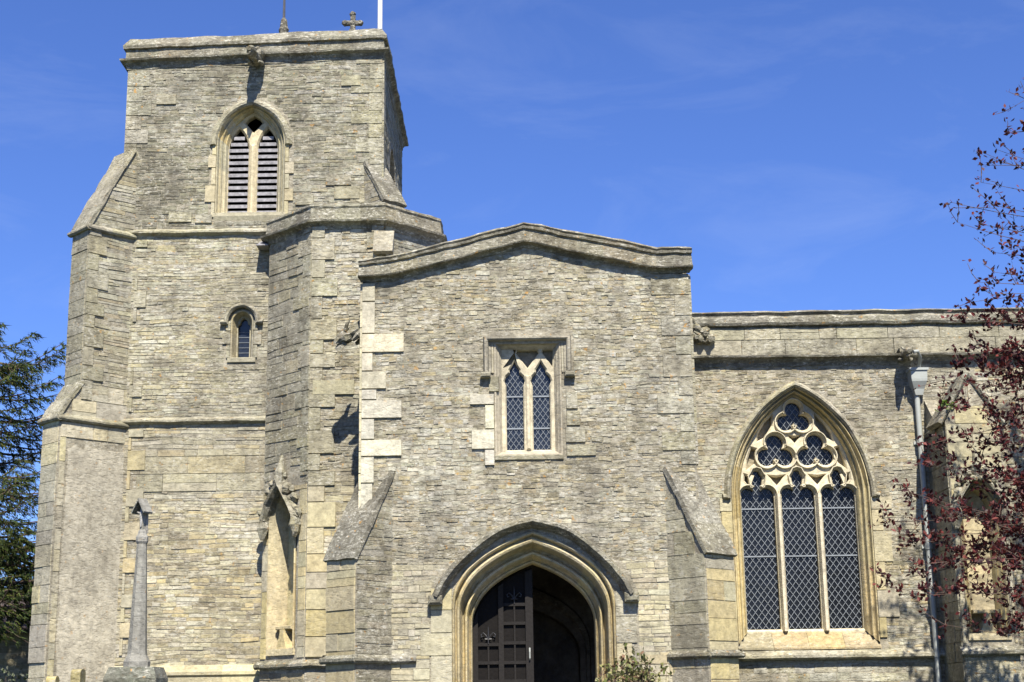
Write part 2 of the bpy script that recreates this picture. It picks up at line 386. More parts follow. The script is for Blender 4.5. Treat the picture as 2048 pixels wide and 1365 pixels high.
def leading(mb, fr, holes, c, bars=(), dx=.11, dy=.15, wd=.010, depth=.0, mi=0):
    for h in holes:
        xs = [p[0] for p in h]; ys = [p[1] for p in h]; x0, x1, y0, y1 = min(xs), max(xs), min(ys), max(ys)
        sl = dy/dx
        for sg in (1, -1):
            k0 = int((y0-sg*sl*(x1 if sg > 0 else x0))/dy)-2; k = k0
            while True:
                cst = k*dy
                lo = min(sg*sl*x0, sg*sl*x1)+cst
                if lo > y1: break
                n = 40; run = None
                for q in range(n+1):
                    x = x0+(x1-x0)*q/n; y = sg*sl*x+cst
                    g = inside(x, y, h)
                    if g and run is None: run = (x, y)
                    if run is not None and (not g or q == n):
                        a = Vector(run); b = Vector((x, y))
                        if (b-a).length > .03:
                            d = (b-a).normalized(); nn = Vector((-d.y, d.x))*wd/2
                            A = [a-nn, b-nn, b+nn, a+nn]
                            mb.hexa([fr.p(p.x, p.y, depth) for p in A], [fr.p(p.x, p.y, depth+.006) for p in A], c, mi, True, False)
                        run = None
                k += 1
        for b in bars:
            if y0 < b < y1:
                xa = [x0+(x1-x0)*q/60 for q in range(61)]; ins = [x for x in xa if inside(x, b, h)]
                if ins: mb.box(fr, ins[0]-.01, ins[-1]+.01, b-.011, b+.011, depth, depth+.018, c, mi)
def diag(mb, o, ang, prof, t0, t1):
    """solid buttress: side profile (l,z) extruded from t0 to t1 across its axis"""
    d = Vector((math.cos(ang), math.sin(ang), 0)); q = Vector((-d.y, d.x, 0)); O = Vector((o[0], o[1], 0))
    return lambda l, z, t: O+d*l+q*t+Vector((0, 0, z)), d, q

S_ = Vector((0, -1, 0)); X_ = Vector((1, 0, 0))
def south(y): return Frame((0, y, 0), X_, S_)
church = thing('church', 'old limestone parish church with square tower, stair turret, two storey porch and traceried aisle window', 'church', (0, 2.8, 0))

# string / coping profiles swept along a path running left to right: offset is up, second is outward
def prof_string(h=.16, out=.11): return [(0, 0), (.02, out*.45), (h*.35, out), (h*.6, out), (h, .01), (h, 0)]
def prof_parapet(h, out=.10):
    return [(0, -.02), (.0, out*.55), (.045, out*1.25), (.10, out*1.2), (.13, out*.55), (h*.62, out*.5), (h*.64, out*1.05), (h*.78, out*1.1), (h, out*.35), (h, -.35), (h*.5, -.35)]

# ================================================================ TOWER
TX0, TX1, TY, TD = -6.73, -2.22, 3.1, 4.6
F_T = south(TY)
mb = MB()
bw_cx = -4.51
belf_outer = arch_b = gothic(bw_cx, 11.17, .60, .72)
belf_hole = [(bw_cx-.60, 9.86)]+belf_outer+[(bw_cx+.60, 9.86)]
lan_cx = -4.575
lan_hole = [(lan_cx-.19, 7.30)]+gothic(lan_cx, 7.93, .19, .20, 8)+[(lan_cx+.19, 7.30)]
outer = [(TX0, 0), (TX1, 0), (TX1, 12.75), (TX0, 12.64)]
mb.slab(F_T, outer, [belf_hole, lan_hole], 0, -.6, MORT)
stones(mb, F_T, [(TX0+.02, 9.5), (TX1-.02, 9.5), (TX1-.02, 12.80), (TX0+.02, 12.80)], [offset(belf_hole, .12)], TOWER, (.042, .08), (.09, .28))
stones(mb, F_T, [(TX0+.02, 6.22), (TX1-.02, 6.22), (TX1-.02, 9.52), (TX0+.02, 9.52)], [offset(lan_hole, .09)], pal([(.50, .46, .365), (.44, .40, .305), (.36, .325, .245), (.55, .52, .44), (.47, .41, .28)], .45, 1.0), (.04, .075), (.08, .28))
stones(mb, F_T, [(TX0+.02, 5.75), (TX1-.02, 5.75), (TX1-.02, 6.22), (TX0+.02, 6.22)], [], TOWLOW, (.05, .085), (.16, .5))
ashlar(mb, F_T, [(TX0+.02, 5.05), (TX1-.02, 5.05), (TX1-.02, 5.75), (TX0+.02, 5.75)], [], TOWLOW, (.15, .3), (.3, .7))
stones(mb, F_T, [(TX0+.02, 2.15), (TX1-.02, 2.15), (TX1-.02, 5.05), (TX0+.02, 5.05)], [], TOWLOW, (.042, .08), (.10, .30))
stones(mb, F_T, [(TX0+.02, .2), (TX1-.02, .2), (TX1-.02, 2.1), (TX0+.02, 2.1)], [], TOWLOW, (.1, .2), (.25, .6))
F_TE = Frame((TX1, TY, 0), (0, 1, 0), (1, 0, 0)); F_TW = Frame((TX0, TY+TD, 0), (0, -1, 0), (-1, 0, 0)); F_TN = Frame((TX1, TY+TD, 0), (-1, 0, 0), (0, 1, 0))
east_hole = [(1.6, 9.8), (2.9, 9.8)]+gothic(2.25, 11.1, .65, .75)[::-1]
mb.slab(F_TE, [(.6, 0), (TD, 0), (TD, 12.75), (.6, 12.75)], [east_hole], 0, -.6, MORT)
stones(mb, F_TE, [(.03, 9), (TD, 9), (TD, 12.72), (.03, 12.72)], [offset(east_hole, .1)], TOWER, (.06, .11), (.18, .5))
mb.slab(F_TW, [(.6, 0), (TD-.602, 0), (TD-.602, 12.64), (.6, 12.64)], [], 0, -.6, MORT)
stones(mb, F_TW, [(0, .2), (TD-.03, .2), (TD-.03, 12.6), (0, 12.6)], [], TOWER, (.06, .11), (.18, .5))
mb.slab(F_TN, [(.6, 0), (TX1-TX0-.6, 0), (TX1-TX0-.6, 12.7), (.6, 12.7)], [], 0, -.6, MORT)
stones(mb, F_TN, [(.02, 6), (TX1-TX0-.02, 6), (TX1-TX0-.02, 12.6), (.02, 12.6)], [], TOWER, (.08, .13), (.25, .6))
tower = mb.build('tower', STONE, church)
mb = MB()       # dark floor, ceiling and board added behind the louvres for an unlit inside
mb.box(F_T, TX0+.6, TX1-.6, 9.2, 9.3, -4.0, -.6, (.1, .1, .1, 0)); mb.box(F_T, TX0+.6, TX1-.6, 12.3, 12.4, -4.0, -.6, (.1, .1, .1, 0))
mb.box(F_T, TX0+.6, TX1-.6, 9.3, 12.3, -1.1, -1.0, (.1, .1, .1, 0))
mb.build('dark_backing', DARK, tower)
# quoins
mb = MB()
quoin_col(mb, F_T, TX1, -1, 9.7, 12.7, MIDSTONE, .25, .5, (.2, .34), .016); quoin_col(mb, F_T, TX0, 1, 10.9, 12.58, MIDSTONE, .25, .45, (.2, .34), .016)
quoin_col(mb, F_TE, 0, 1, 9.7, 12.7, ASHG, .3, .2, (.22, .34)); quoin_col(mb, F_T, -6.42, 1, 2.4, 6.1, ASHY, .06, .26, (.2, .34)); quoin_col(mb, F_T, -6.44, 1, 6.4, 9.4, ASHG, .06, .2, (.2, .34), skip=.3)
for a0, a1, b0, b1 in [(-3.2, -2.75, 10.35, 10.55), (-3.05, -2.6, 10.1, 10.33), (-3.72, -3.4, 10.0, 10.2), (-6.2, -5.85, 11.9, 12.1), (-2.95, -2.6, 12.2, 12.4), (-5.9, -5.5, 9.72, 9.9), (-5.45, -5.15, 9.7, 9.86)]:
    stone_block(mb, F_T, a0, a1, b0, b1, .03, ASHG(0, 0), .006, .2)
append(tower, mb)
def ring(path4): return path4
def box_ring(mb, prof, zl, zr, c, x0=TX0, x1=TX1, y0=TY, y1=TY+TD):
    """a moulding mitred round a rectangular tower, its west side dz lower than its east"""
    cor = [(x0, y0, zl), (x1, y0, zr), (x1, y1, zr), (x0, y1, zl)]; sg = [(-1, -1), (1, -1), (1, 1), (-1, 1)]
    for k in range(4):
        a, b = cor[k], cor[(k+1) % 4]; sa, sb = sg[k], sg[(k+1) % 4]; n = 24
        rows = []
        for i in range(n+1):
            t = i/n; row = []
            for up_, o in prof:
                pa = Vector((a[0]+sa[0]*o, a[1]+sa[1]*o, a[2]+up_)); pb = Vector((b[0]+sb[0]*o, b[1]+sb[1]*o, b[2]+up_)); row.append(pa.lerp(pb, t))
            rows.append(row)
        mb.quadgrid(rows, course_col(c, 0))
mb = MB(); box_ring(mb, [(-.03, -.02), (-.03, .012), (.03, .02), (.08, .05), (.11, .12), (.14, .13), (.17, .04), (.34, .03), (.345, .08), (.40, .085), (.56, -.02), (.565, -.30), (.1, -.30)], 12.60, 12.74, COPE)
mb.build('parapet', STONE, tower)
mb = MB()
for z in (9.47, 6.17):
    if z < 9: mb.build('string_course', STONE, tower); mb = MB()
    mb.sweep(F_T, subdiv([(-6.66, z), (-3.9, z)], .7), prof_string(.13, .085), course_col(ASHG, 0))
mb.build('string_course', STONE, tower); mb = MB(); mb.sweep(F_TW, subdiv([(0, 9.47), (TD-.3, 9.47)], .7), prof_string(.13, .085), course_col(ASHG, 0))
mb.build('string_course', STONE, tower)
mb = MB(); mb.sweep(F_T, subdiv([(-7.2, 2.08), (-3.9, 2.08)], .8), [(-.12, 0), (-.12, .10), (-.03, .10), (.0, .13), (.05, .13), (.16, .0)], course_col(ASHY, 0))
mb.box(F_T, -7.2, -3.9, 0, 1.96, -.05, .13, (.36, .31, .22, .3)); mb.build('plinth', STONE, tower)
# roof of the tower with a gable cross, a rod and a flagpole
mb = MB()
ry, rz = TY+TD/2, 14.02
A = [Vector((TX0+.3, TY+.3, 12.95)), Vector((TX1-.3, TY+.3, 12.95)), Vector((-2.85, ry, rz)), Vector((TX0+.9, ry, rz))]
Bk = [Vector((TX0+.3, TY+TD-.3, 12.95)), Vector((TX1-.3, TY+TD-.3, 12.95))]
mb.face(A); mb.face([Bk[0], Bk[1], A[2], A[3]]); mb.face([A[1], Bk[1], A[2]]); mb.face([A[0], Bk[0], A[3]])
roof = mb.build('roof', LEADROOF, tower)
def finial(name, x, y, z0):
    pass
mb = MB(); fx, fy = -2.98, ry-.3; Ff = south(fy)
g1 = lambda: (.085, .078, .06, .7)
mb.prism([(fx-.10, 13.7), (fx+.10, 13.7), (fx+.06, 14.2), (fx-.06, 14.2)], lambda a, b, c: Ff.p(a, b, c), -.09, .09, g1())
mb.tube([Ff.p(fx, 14.15), Ff.p(fx, 14.58)], [.055, .05], g1(), 8, jit=.15)
mb.tube([Ff.p(fx-.17, 14.36), Ff.p(fx+.17, 14.36)], [.055, .055], g1(), 8, jit=.15)
for dx, dz in ((0, .55), (.15, .36), (-.15, .36), (0, .36)):
    c = Vector((fx+dx, fy, 14.0+dz)); mb.tube([c+Vector((0, -.06, 0)), c, c+Vector((0, .06, 0))], [.04, .068, .04], g1(), 8, jit=.2)
mb.build('finial_cross', STONE, tower)
mb = MB(); px_, py_ = -4.31, ry-.3; Fp = south(py_)
mb.tube([Fp.p(px_, 13.6), Fp.p(px_, 14.18), Fp.p(px_, 14.24), Fp.p(px_, 14.3), Fp.p(px_, 14.44), Fp.p(px_, 14.5)], [.10, .085, .10, .075, .06, .02], g1(), 8, jit=.08)
pin = mb.build('pinnacle', STONE, tower)
mb = MB(); mb.tube([Fp.p(px_, 14.4), Fp.p(px_, 15.0), Fp.p(px_, 16.2)], [.03, .024, .012], (.1, .1, .1, 0), 6); mb.build('lightning_rod', IRON, pin)
mb = MB(); fl = Vector((-2.45, ry-.35, 12.95))
mb.tube([fl, fl+Vector((0, 0, 3)), fl+Vector((0, 0, 6.0))], [.05, .045, .03], (.8, .8, .8, 0), 10); mb.tube([fl+Vector((0, 0, 6.0)), fl+Vector((0, 0, 6.07)), fl+Vector((0, 0, 6.12))], [.05, .07, .02], (.8, .8, .8, 0), 8)
mb.build('flagpole', WHITE, tower)

# ---- diagonal buttresses of the tower
def buttress(name, parent, o, ang, t0, t1, stages, faces, coping=COPE, sidepal=TOWER, endpal=ASHG, sidekind='rubble', quo=True, drip=False):
    """stages: (l_out, z0, z1, l_top, z_top): block out to l_out between z0 and z1, then weathering up to (l_top, z_top)"""
    f, d, q = diag(None, o, ang, None, t0, t1); mb = MB(); cp = MB(); REGB = [MB().build(name, STONE, parent)]
    for si, (lo, z0, z1, lt, zt) in enumerate(stages):
        sk = sidekind[si] if isinstance(sidekind, (list, tuple)) else sidekind
        sp = sidepal[si] if isinstance(sidepal, (list, tuple)) else sidepal
        ep = endpal[si] if isinstance(endpal, (list, tuple)) else endpal
        back = -.75
        loop = [(back, z0), (lo, z0), (lo, z1), (lt, zt), (back, zt)]
        mb.prism(loop, f, t0+.001*si, t1-.001*si, MORT)
        for tt, n in ((t0, -q), (t1, q)):
            fr = Frame((o[0], o[1], 0), d, n); fr.o = Vector((o[0], o[1], 0))+q*tt
            lp = [(-.7, z0+.01), (lo-.012, z0+.01), (lo-.012, z1), (lt-.02, zt-.03), (-.7, zt-.03)]
            if sk == 'rubble': stones(mb, fr, lp, [], sp, (.055, .10), (.16, .42))
            elif sk == 'ashlar': ashlar(mb, fr, lp, [], sp)
            elif sk == 'render':
                pl_ = [(-.68, z0+.3)]+[(lo-.16+.05*noise.noise((0, y*2.1, 5)), y) for y in [z0+.3+(z1-z0-.85)*k/24 for k in range(25)]]+[(lo-.16-(lo+.5)*k/12, z1-.5+.07*noise.noise((k*.7, 2, 3))) for k in range(1, 13)]+[(-.68, z1-.5)]; mb.prism(pl_, fr.p, -.02, .012, RENDER(0, 0)); ashlar(mb, fr, lp, [[(-.71, z0+.3), (lo-.14, z0+.3), (lo-.14, z1-.45), (-.71, z1-.45)]], CREAM, (.25, .4), (.3, .6))
            if quo and sk == 'rubble': quoin_col(mb, fr, lo-.004, -1, z0+.01, z1-.04, ep, .2, .38, (.2, .34), .028)
        fe = Frame(Vector((o[0], o[1], 0))+d*lo+q*t0, q, d); wdt = t1-t0
        ashlar(mb, fe, [(.004, z0+.01), (wdt-.004, z0+.01), (wdt-.004, z1), (.004, z1)], [], ep, (.22, .36), (.3, .6), (.006, .02))
        if drip:
            for fr_, a_, b_ in ((Frame(Vector((o[0], o[1], 0))+q*t1, d, q), -.20, lo+.05), (fe, -.06, wdt+.06)):
                cp2 = MB(); cp2.sweep(fr_, subdiv([(a_, z1-.10), (b_, z1-.10)], .5), [(0, 0), (.0, .05), (.03, .075), (.06, .075), (.13, 0)], course_col(coping, 0)); cp2.build('string_course', STONE, REGB[0])
        # weathering slab with drip
        sl = Vector((lo-lt, z1-zt)); n_ = max(2, int(sl.length/.42)); ov = .04; tk = .04
        un = sl.normalized(); nn = Vector((-un.y, un.x)); nn = nn if nn.y > 0 else -nn
        for k in range(n_):
            if k == 0 and si: cp.build('weathering', STONE, REGB[0]); cp = MB()
            pa = Vector((lt, zt))+sl*(k/n_)+un*.004; pb = Vector((lt, zt))+sl*((k+1)/n_)
            if k == n_-1: pb = pb+un*ov*1.5
            tk_ = tk+rnd.uniform(-.008, .016); na = 4; cc_ = coping(0, 0)
            for h_ in range(na):
                ta, tb = t0-ov*.8-.002*k, t1+ov*.8+.002*k; wa, wb = ta+(tb-ta)*h_/na, ta+(tb-ta)*(h_+1)/na
                lp = [tuple(pa-nn*.02), tuple(pb-nn*.03), tuple(pb+nn*(tk_-.02)), tuple(pa.lerp(pb, .5)+nn*tk_), tuple(pa+nn*(tk_-.006*k))]
                cp.prism(lp, f, wa, wb, cc_)
    b = REGB[0]; append(b, mb); cp.build('weathering', STONE, b); return b
CREAM = pal([(.60, .54, .42), (.56, .50, .39), (.62, .54, .38), (.54, .49, .40)], .25, .6)
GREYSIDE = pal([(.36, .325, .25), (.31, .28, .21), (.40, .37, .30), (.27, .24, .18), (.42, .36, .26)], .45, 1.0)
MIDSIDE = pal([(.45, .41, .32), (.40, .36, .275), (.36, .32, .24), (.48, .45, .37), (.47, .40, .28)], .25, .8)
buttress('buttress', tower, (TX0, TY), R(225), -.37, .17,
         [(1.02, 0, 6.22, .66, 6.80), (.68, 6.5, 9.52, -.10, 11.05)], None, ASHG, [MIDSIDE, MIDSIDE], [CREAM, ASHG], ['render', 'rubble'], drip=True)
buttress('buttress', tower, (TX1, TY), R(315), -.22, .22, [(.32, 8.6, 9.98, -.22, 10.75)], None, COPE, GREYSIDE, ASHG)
# drips of the set-offs returned round the west buttress
# ---- belfry window
mb = MB()
prof = [(0, 0), (.06, .035), (.14, .04), (.2, .0), (.24, -.05), (.34, -.07), (.42, -.05), (.5, -.07), (.56, -.12), (.72, -.15), (.82, -.15), (.88, -.17), (1, -.22), (1.0, -.46)]
arch_loft(mb, F_T, gothic, bw_cx, 9.86, (.60, 11.17, .72), (.44, 11.08, .72), prof, vouss(ASHY, 4))
inner = [(bw_cx-.52, 9.80)]+gothic(bw_cx, 11.08, .52, .80)+[(bw_cx+.52, 9.80)]
holes = []
for sx in (-1, 1):
    cx = bw_cx+sx*.255
    g = gothic(cx-sx*.0, 11.12, .172, .40, 8); holes.append([(cx-.172, 9.90)]+g+[(cx+.172, 9.90)])
holes.append([(bw_cx, 11.44), (bw_cx+.15, 11.62), (bw_cx+.10, 11.70), (bw_cx, 11.76), (bw_cx-.10, 11.70), (bw_cx-.15, 11.62)])
mb.slab(F_T, inner, holes, -.20, -.36, (0.530, 0.456, 0.298, .10), ch=.03)
mb.box(F_T, bw_cx-.045, bw_cx+.045, 9.9, 11.2, -.21, -.15, (0.530, 0.456, 0.298, .10), bev=.03)
mb.prism([(0, -.34), (0, .03), (-.06, .03), (-.14, .0), (-.14, -.34)], lambda a, b, c: F_T.p(c, 9.88+a+.05*(b < -.2), b), bw_cx-.62, bw_cx+.62, ASHY(0, 0))
for s_ in (-1, 1): quoin_col(mb, F_T, bw_cx+s_*.60, s_, 9.8, 11.15, ASHY, .07, .16, (.2, .34), .03)
bwin = mb.build('belfry_window', STONE, tower)
mb = MB(); mb.sweep(F_T, gothic(bw_cx, 11.12, .60, .74), [(0, 0), (.0, .05), (.03, .08), (.07, .08), (.12, .03), (.12, 0)], vouss(ASHG, 5)); mb.build('hood_mould', STONE, bwin)
for sx in (-1, 1):
    cx = bw_cx+sx*.255; mb = MB(); z = 9.93
    while z < 11.36:
        wd = .19 if z < 11.1 else .19*max(.25, 1-(z-11.1)/.42)
        lp = [(-.30, z), (-.50, z+.12), (-.50, z+.14), (-.30, z+.022)]
        lp = [(-.235, z-.0), (-.235, z+.062), (-.50, z+.108), (-.50, z+.086)]
        mb.prism(lp, lambda a, b, c: F_T.p(c, b, a), cx-wd, cx+wd, (.5, .5, .5, 0)); z += .115
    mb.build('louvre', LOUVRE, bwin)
# ---- lancet
mb = MB()
arch_loft(mb, F_T, gothic, lan_cx, 7.30, (.19, 7.93, .20), (.115, 7.9, .18), [(0, .03), (.3, .02), (1, -.16), (1, -.3)], vouss(ASHY, 4), n=8)
l_in = [(lan_cx-.125, 7.30)]+gothic(lan_cx, 7.9, .125, .19, 8)+[(lan_cx+.125, 7.30)]
hl = circle_star((lan_cx, 7.8), [('r', lan_cx-.10, lan_cx+.10, 7.34, 7.86), (lan_cx-.04, 7.88, .065), (lan_cx+.04, 7.88, .065), (lan_cx, 7.97, .06)], [R(a) for a in range(-90, 270, 6)])
mb.slab(F_T, l_in, [hl], -.15, -.26, ASHY(0, 0)); mb.box(F_T, lan_cx-.24, lan_cx+.24, 7.22, 7.31, -.2, .03, ASHY(0, 0), bev=.01)
for s_ in (-1, 1): quoin_col(mb, F_T, lan_cx+s_*.19, s_, 7.3, 7.95, ASHG, .08, .16, (.16, .26), .03)
lwin = mb.build('lancet_window', STONE, tower)
mb = MB(); mb.sweep(F_T, [(lan_cx-.36, 7.88), (lan_cx-.23, 7.88)]+gothic(lan_cx, 7.93, .23, .24, 8)+[(lan_cx+.23, 7.88), (lan_cx+.36, 7.88)], [(0, 0), (0, .08), (.03, .11), (.05, .11), (.09, .02), (.09, 0)], vouss(ASHG, 5)); mb.build('hood_mould', STONE, lwin)
mb = MB(); mb.slab(F_T, l_in, [], -.24, -.25, (0, 0, 0, 0)); mb.build('glass', GLASS2, lwin)
mb = MB(); [mb.box(F_T, lan_cx-.10, lan_cx+.10, z, z+.007, -.24, -.23, (.5, .5, .5, 0)) for z in (7.44, 7.53, 7.62, 7.71, 7.80)]; mb.build('leading', LEAD, lwin)

# ---- gargoyles
def gargoyle(name, parent, base, d, length, size, pal_=COPE, droop=.12):
    d = Vector(d).normalized(); mb = MB(); upv = Vector((0, 0, 1)); sd_ = d.cross(upv).normalized(); base = Vector(base)
    P = lambda l, s_, h: base+d*l*length+sd_*s_*size+upv*h*size
    c = lambda a, b: pal_(0, 0)
    mb.tube([P(-.15, 0, .1), P(.1, 0, .15), P(.35, 0, .1), P(.55, 0, 0), P(.72, 0, .02), P(.86, 0, 0), P(1, 0, -.14)],
            [(.55*size, .6*size), (.6*size, .62*size), (.48*size, .5*size), (.40*size, .44*size), (.5*size, .5*size), (.42*size, .36*size), (.24*size, .2*size)], c, 9, jit=.16)
    mb.tube([P(.72, 0, -.32), P(.86, 0, -.5), P(.98, 0, -.62)], [(.3*size, .2*size), (.3*size, .14*size), (.16*size, .08*size)], c, 7, jit=.15)   # jaw
    for s_ in (-1, 1):
        mb.tube([P(.68, s_*.35, .3), P(.62, s_*.55, .62), P(.52, s_*.62, .8)], [.16*size, .12*size, .03*size], c, 6, jit=.1)       # ears
        mb.tube([P(.05, s_*.5, -.2), P(.28, s_*.62, -.45), P(.45, s_*.5, -.62)], [.26*size, .2*size, .12*size], c, 6, jit=.15)      # forelegs
        mb.tube([P(.0, s_*.5, .35), P(.22, s_*.72, .62), P(.3, s_*.62, .9)], [(.3*size, .1*size), (.26*size, .09*size), .04*size], c, 6, jit=.1)    # wing
    return mb.build(name, STONE, parent)
gargoyle('gargoyle', tower, (-4.43, TY-.02, 12.66), (-.03, -1, -.04), .75, .17, COPE)

# ================================================================ STAIR TURRET (octagon)
OC = Vector((-2.67, 3.43, 0)); OW = 1.43; OA = 1.18
def oct_pts(r_): 
    k = r_*math.tan(math.pi/8)
    return [(OC.x-r_, OC.y-k), (OC.x-k, OC.y-r_), (OC.x+k, OC.y-r_), (OC.x+r_, OC.y-k), (OC.x+r_, OC.y+k), (OC.x+k, OC.y+r_), (OC.x-k, OC.y+r_), (OC.x-r_, OC.y+k)]
op = oct_pts(OW)
def oct_frame(k):
    a, b = op[k], op[(k+1) % 8]; u = Vector((b[0]-a[0], b[1]-a[1], 0)); return Frame((a[0], a[1], 0), u, (u.y, -u.x, 0)), u.length
F_SW, la = oct_frame(0); F_S, _ = oct_frame(1); F_SE, _ = oct_frame(2); F_OW, _ = oct_frame(7); F_OE, _ = oct_frame(3)
mb = MB()
NCX, NW = .56, .36
niche_hole = [(NCX-NW, 2.45)]+gothic(NCX, 4.42, NW, .55, 10)+[(NCX+NW, 2.45)]
mb.slab(F_SW, [(0, 0), (la, 0), (la, 9.3), (0, 9.3)], [niche_hole], 0, -.5, MORT)
for fr in (F_S, F_SE, F_OE): mb.slab(fr, [(0, 0), (la, 0), (la, 9.3), (0, 9.3)], [], 0, -.5, MORT)
mb.slab(F_OW, [(.7, 0), (la, 0), (la, 9.3), (.7, 9.3)], [], 0, -.5, MORT)
GR = pal([(.36, .33, .255), (.31, .285, .22), (.40, .37, .29), (.27, .25, .19), (.41, .36, .25)], .5, 1.0)
stones(mb, F_SW, [(.02, 5.0), (la-.02, 5.0), (la-.02, 9.28), (.02, 9.28)], [offset(niche_hole, .35)], GR, (.12, .26), (.22, .55), (.002, .016), .004, .010, jit=.3)
ashlar(mb, F_SW, [(.02, 2.3), (la-.02, 2.3), (la-.02, 5.0), (.02, 5.0)], [offset(niche_hole, .05)], ASHY, (.3, .5), (.5, 1.2))
stones(mb, F_SW, [(.02, .1), (la-.02, .1), (la-.02, 2.1), (.02, 2.1)], [], TOWLOW, (.12, .2), (.25, .6))
stones(mb, F_S, [(.02, 5.2), (la-.02, 5.2), (la-.02, 9.28), (.02, 9.28)], [], RUBBLE, (.042, .085), (.07, .22), (.000, .010), jit=.5)
stones(mb, F_S, [(.02, 2.3), (la-.02, 2.3), (la-.02, 5.2), (.02, 5.2)], [], TOWLOW, (.05, .1), (.14, .42))
stones(mb, F_S, [(.02, .1), (la-.02, .1), (la-.02, 2.1), (.02, 2.1)], [], TOWLOW, (.1, .2), (.2, .5))
stones(mb, F_SE, [(.02, 6), (la-.02, 6), (la-.02, 9.28), (.02, 9.28)], [], TOWER, (.05, .10), (.14, .42))
stones(mb, F_OE, [(.02, 6), (la-.02, 6), (la-.02, 9.28), (.02, 9.28)], [], TOWER, (.08, .12), (.2, .5))
stones(mb, F_OW, [(.72, 2), (la-.02, 2), (la-.02, 9.28), (.72, 9.28)], [], TOWER, (.08, .12), (.2, .5))
turret = mb.build('stair_turret', STONE, church)
mb = MB()
quoin_col(mb, F_S, 0, 1, 2.3, 4.95, ASHY, .45, .3, (.25, .42), .034); quoin_col(mb, F_S, 0, 1, 4.95, 9.25, ASHG, .38, .2, (.22, .4), .034)
quoin_col(mb, F_S, la, -1, 7.6, 9.25, ASHG, .3, .18, (.22, .4), .034); quoin_col(mb, F_SE, 0, 1, 7.6, 9.25, ASHG, .3, .18, (.22, .4), .034)
stone_block(mb, F_S, .05, .72, 6.42, 6.66, .036, ASHY(0, 0), .006, .15)
quoin_col(mb, F_SW, la, -1, 5.2, 9.25, MIDSTONE, .2, .32, (.22, .4), .022)
append(turret, mb)
mb = MB()
def oct_ring(mb, prof, z, c, k0=0, k1=8):
    for k in range(k0, k1):
        rows = []; n = 9
        for i in range(n+1):
            row = []
            for u_, o in prof:
                q = oct_pts(OW+o); a, b = q[k % 8], q[(k+1) % 8]; t = i/n; row.append(Vector((a[0]+(b[0]-a[0])*t, a[1]+(b[1]-a[1])*t, z+u_)))
            rows.append(row)
        mb.quadgrid(rows, course_col(c, 0))
oct_ring(mb, [(-.02, -.02), (-.02, .012), (.03, .03), (.06, .07), (.08, .14), (.11, .15), (.13, .07), (.33, .05), (.36, .07), (.40, .06), (.44, -.02), (.44, -.35)], 9.22, COPE)
mb.build('parapet', STONE, turret)
mb = MB(); top = oct_pts(OW-.3)
for k in range(8): mb.face([Vector((*top[k], 9.5)), Vector((*top[(k+1) % 8], 9.5)), Vector((OC.x, OC.y, 9.62))])
mb.build('roof', LEADROOF, turret)
mb = MB()
for fr, a, b in ((F_SW, -.05, la+.03), (F_S, -.03, la)):
    mb.sweep(fr, subdiv([(a, 2.14), (b, 2.14)], .3), [(0, 0), (0, .06), (.03, .09), (.07, .09), (.13, 0)], course_col(COPE, 0))
mb.build('string_course', STONE, turret)
mb = MB()      # sloped stone (the head of a small set-off) against the turret beside the porch gable
f = lambda a, b, c: F_S.p(a, b, c)
mb.prism([(0, 8.74), (.27, 8.74), (.02, 9.16), (0, 9.16)], lambda a, b, c: F_S.p(c, b, a), 1.02, 1.34, ASHG(0, 0)); mb.build('weathering', STONE, turret)
mb = MB(); mb.box(F_T, -4.32, -4.12, 9.19, 9.21, .02, .32, (.6, .6, .62, 0)); mb.prism([(.02, 9.21), (.32, 9.21), (.05, 9.34), (.02, 9.34)], lambda a, b, c: F_T.p(c, b, a), -4.30, -4.14, (.6, .6, .62, 0)); mb.build('lead_flashing', LOUVRE, turret)

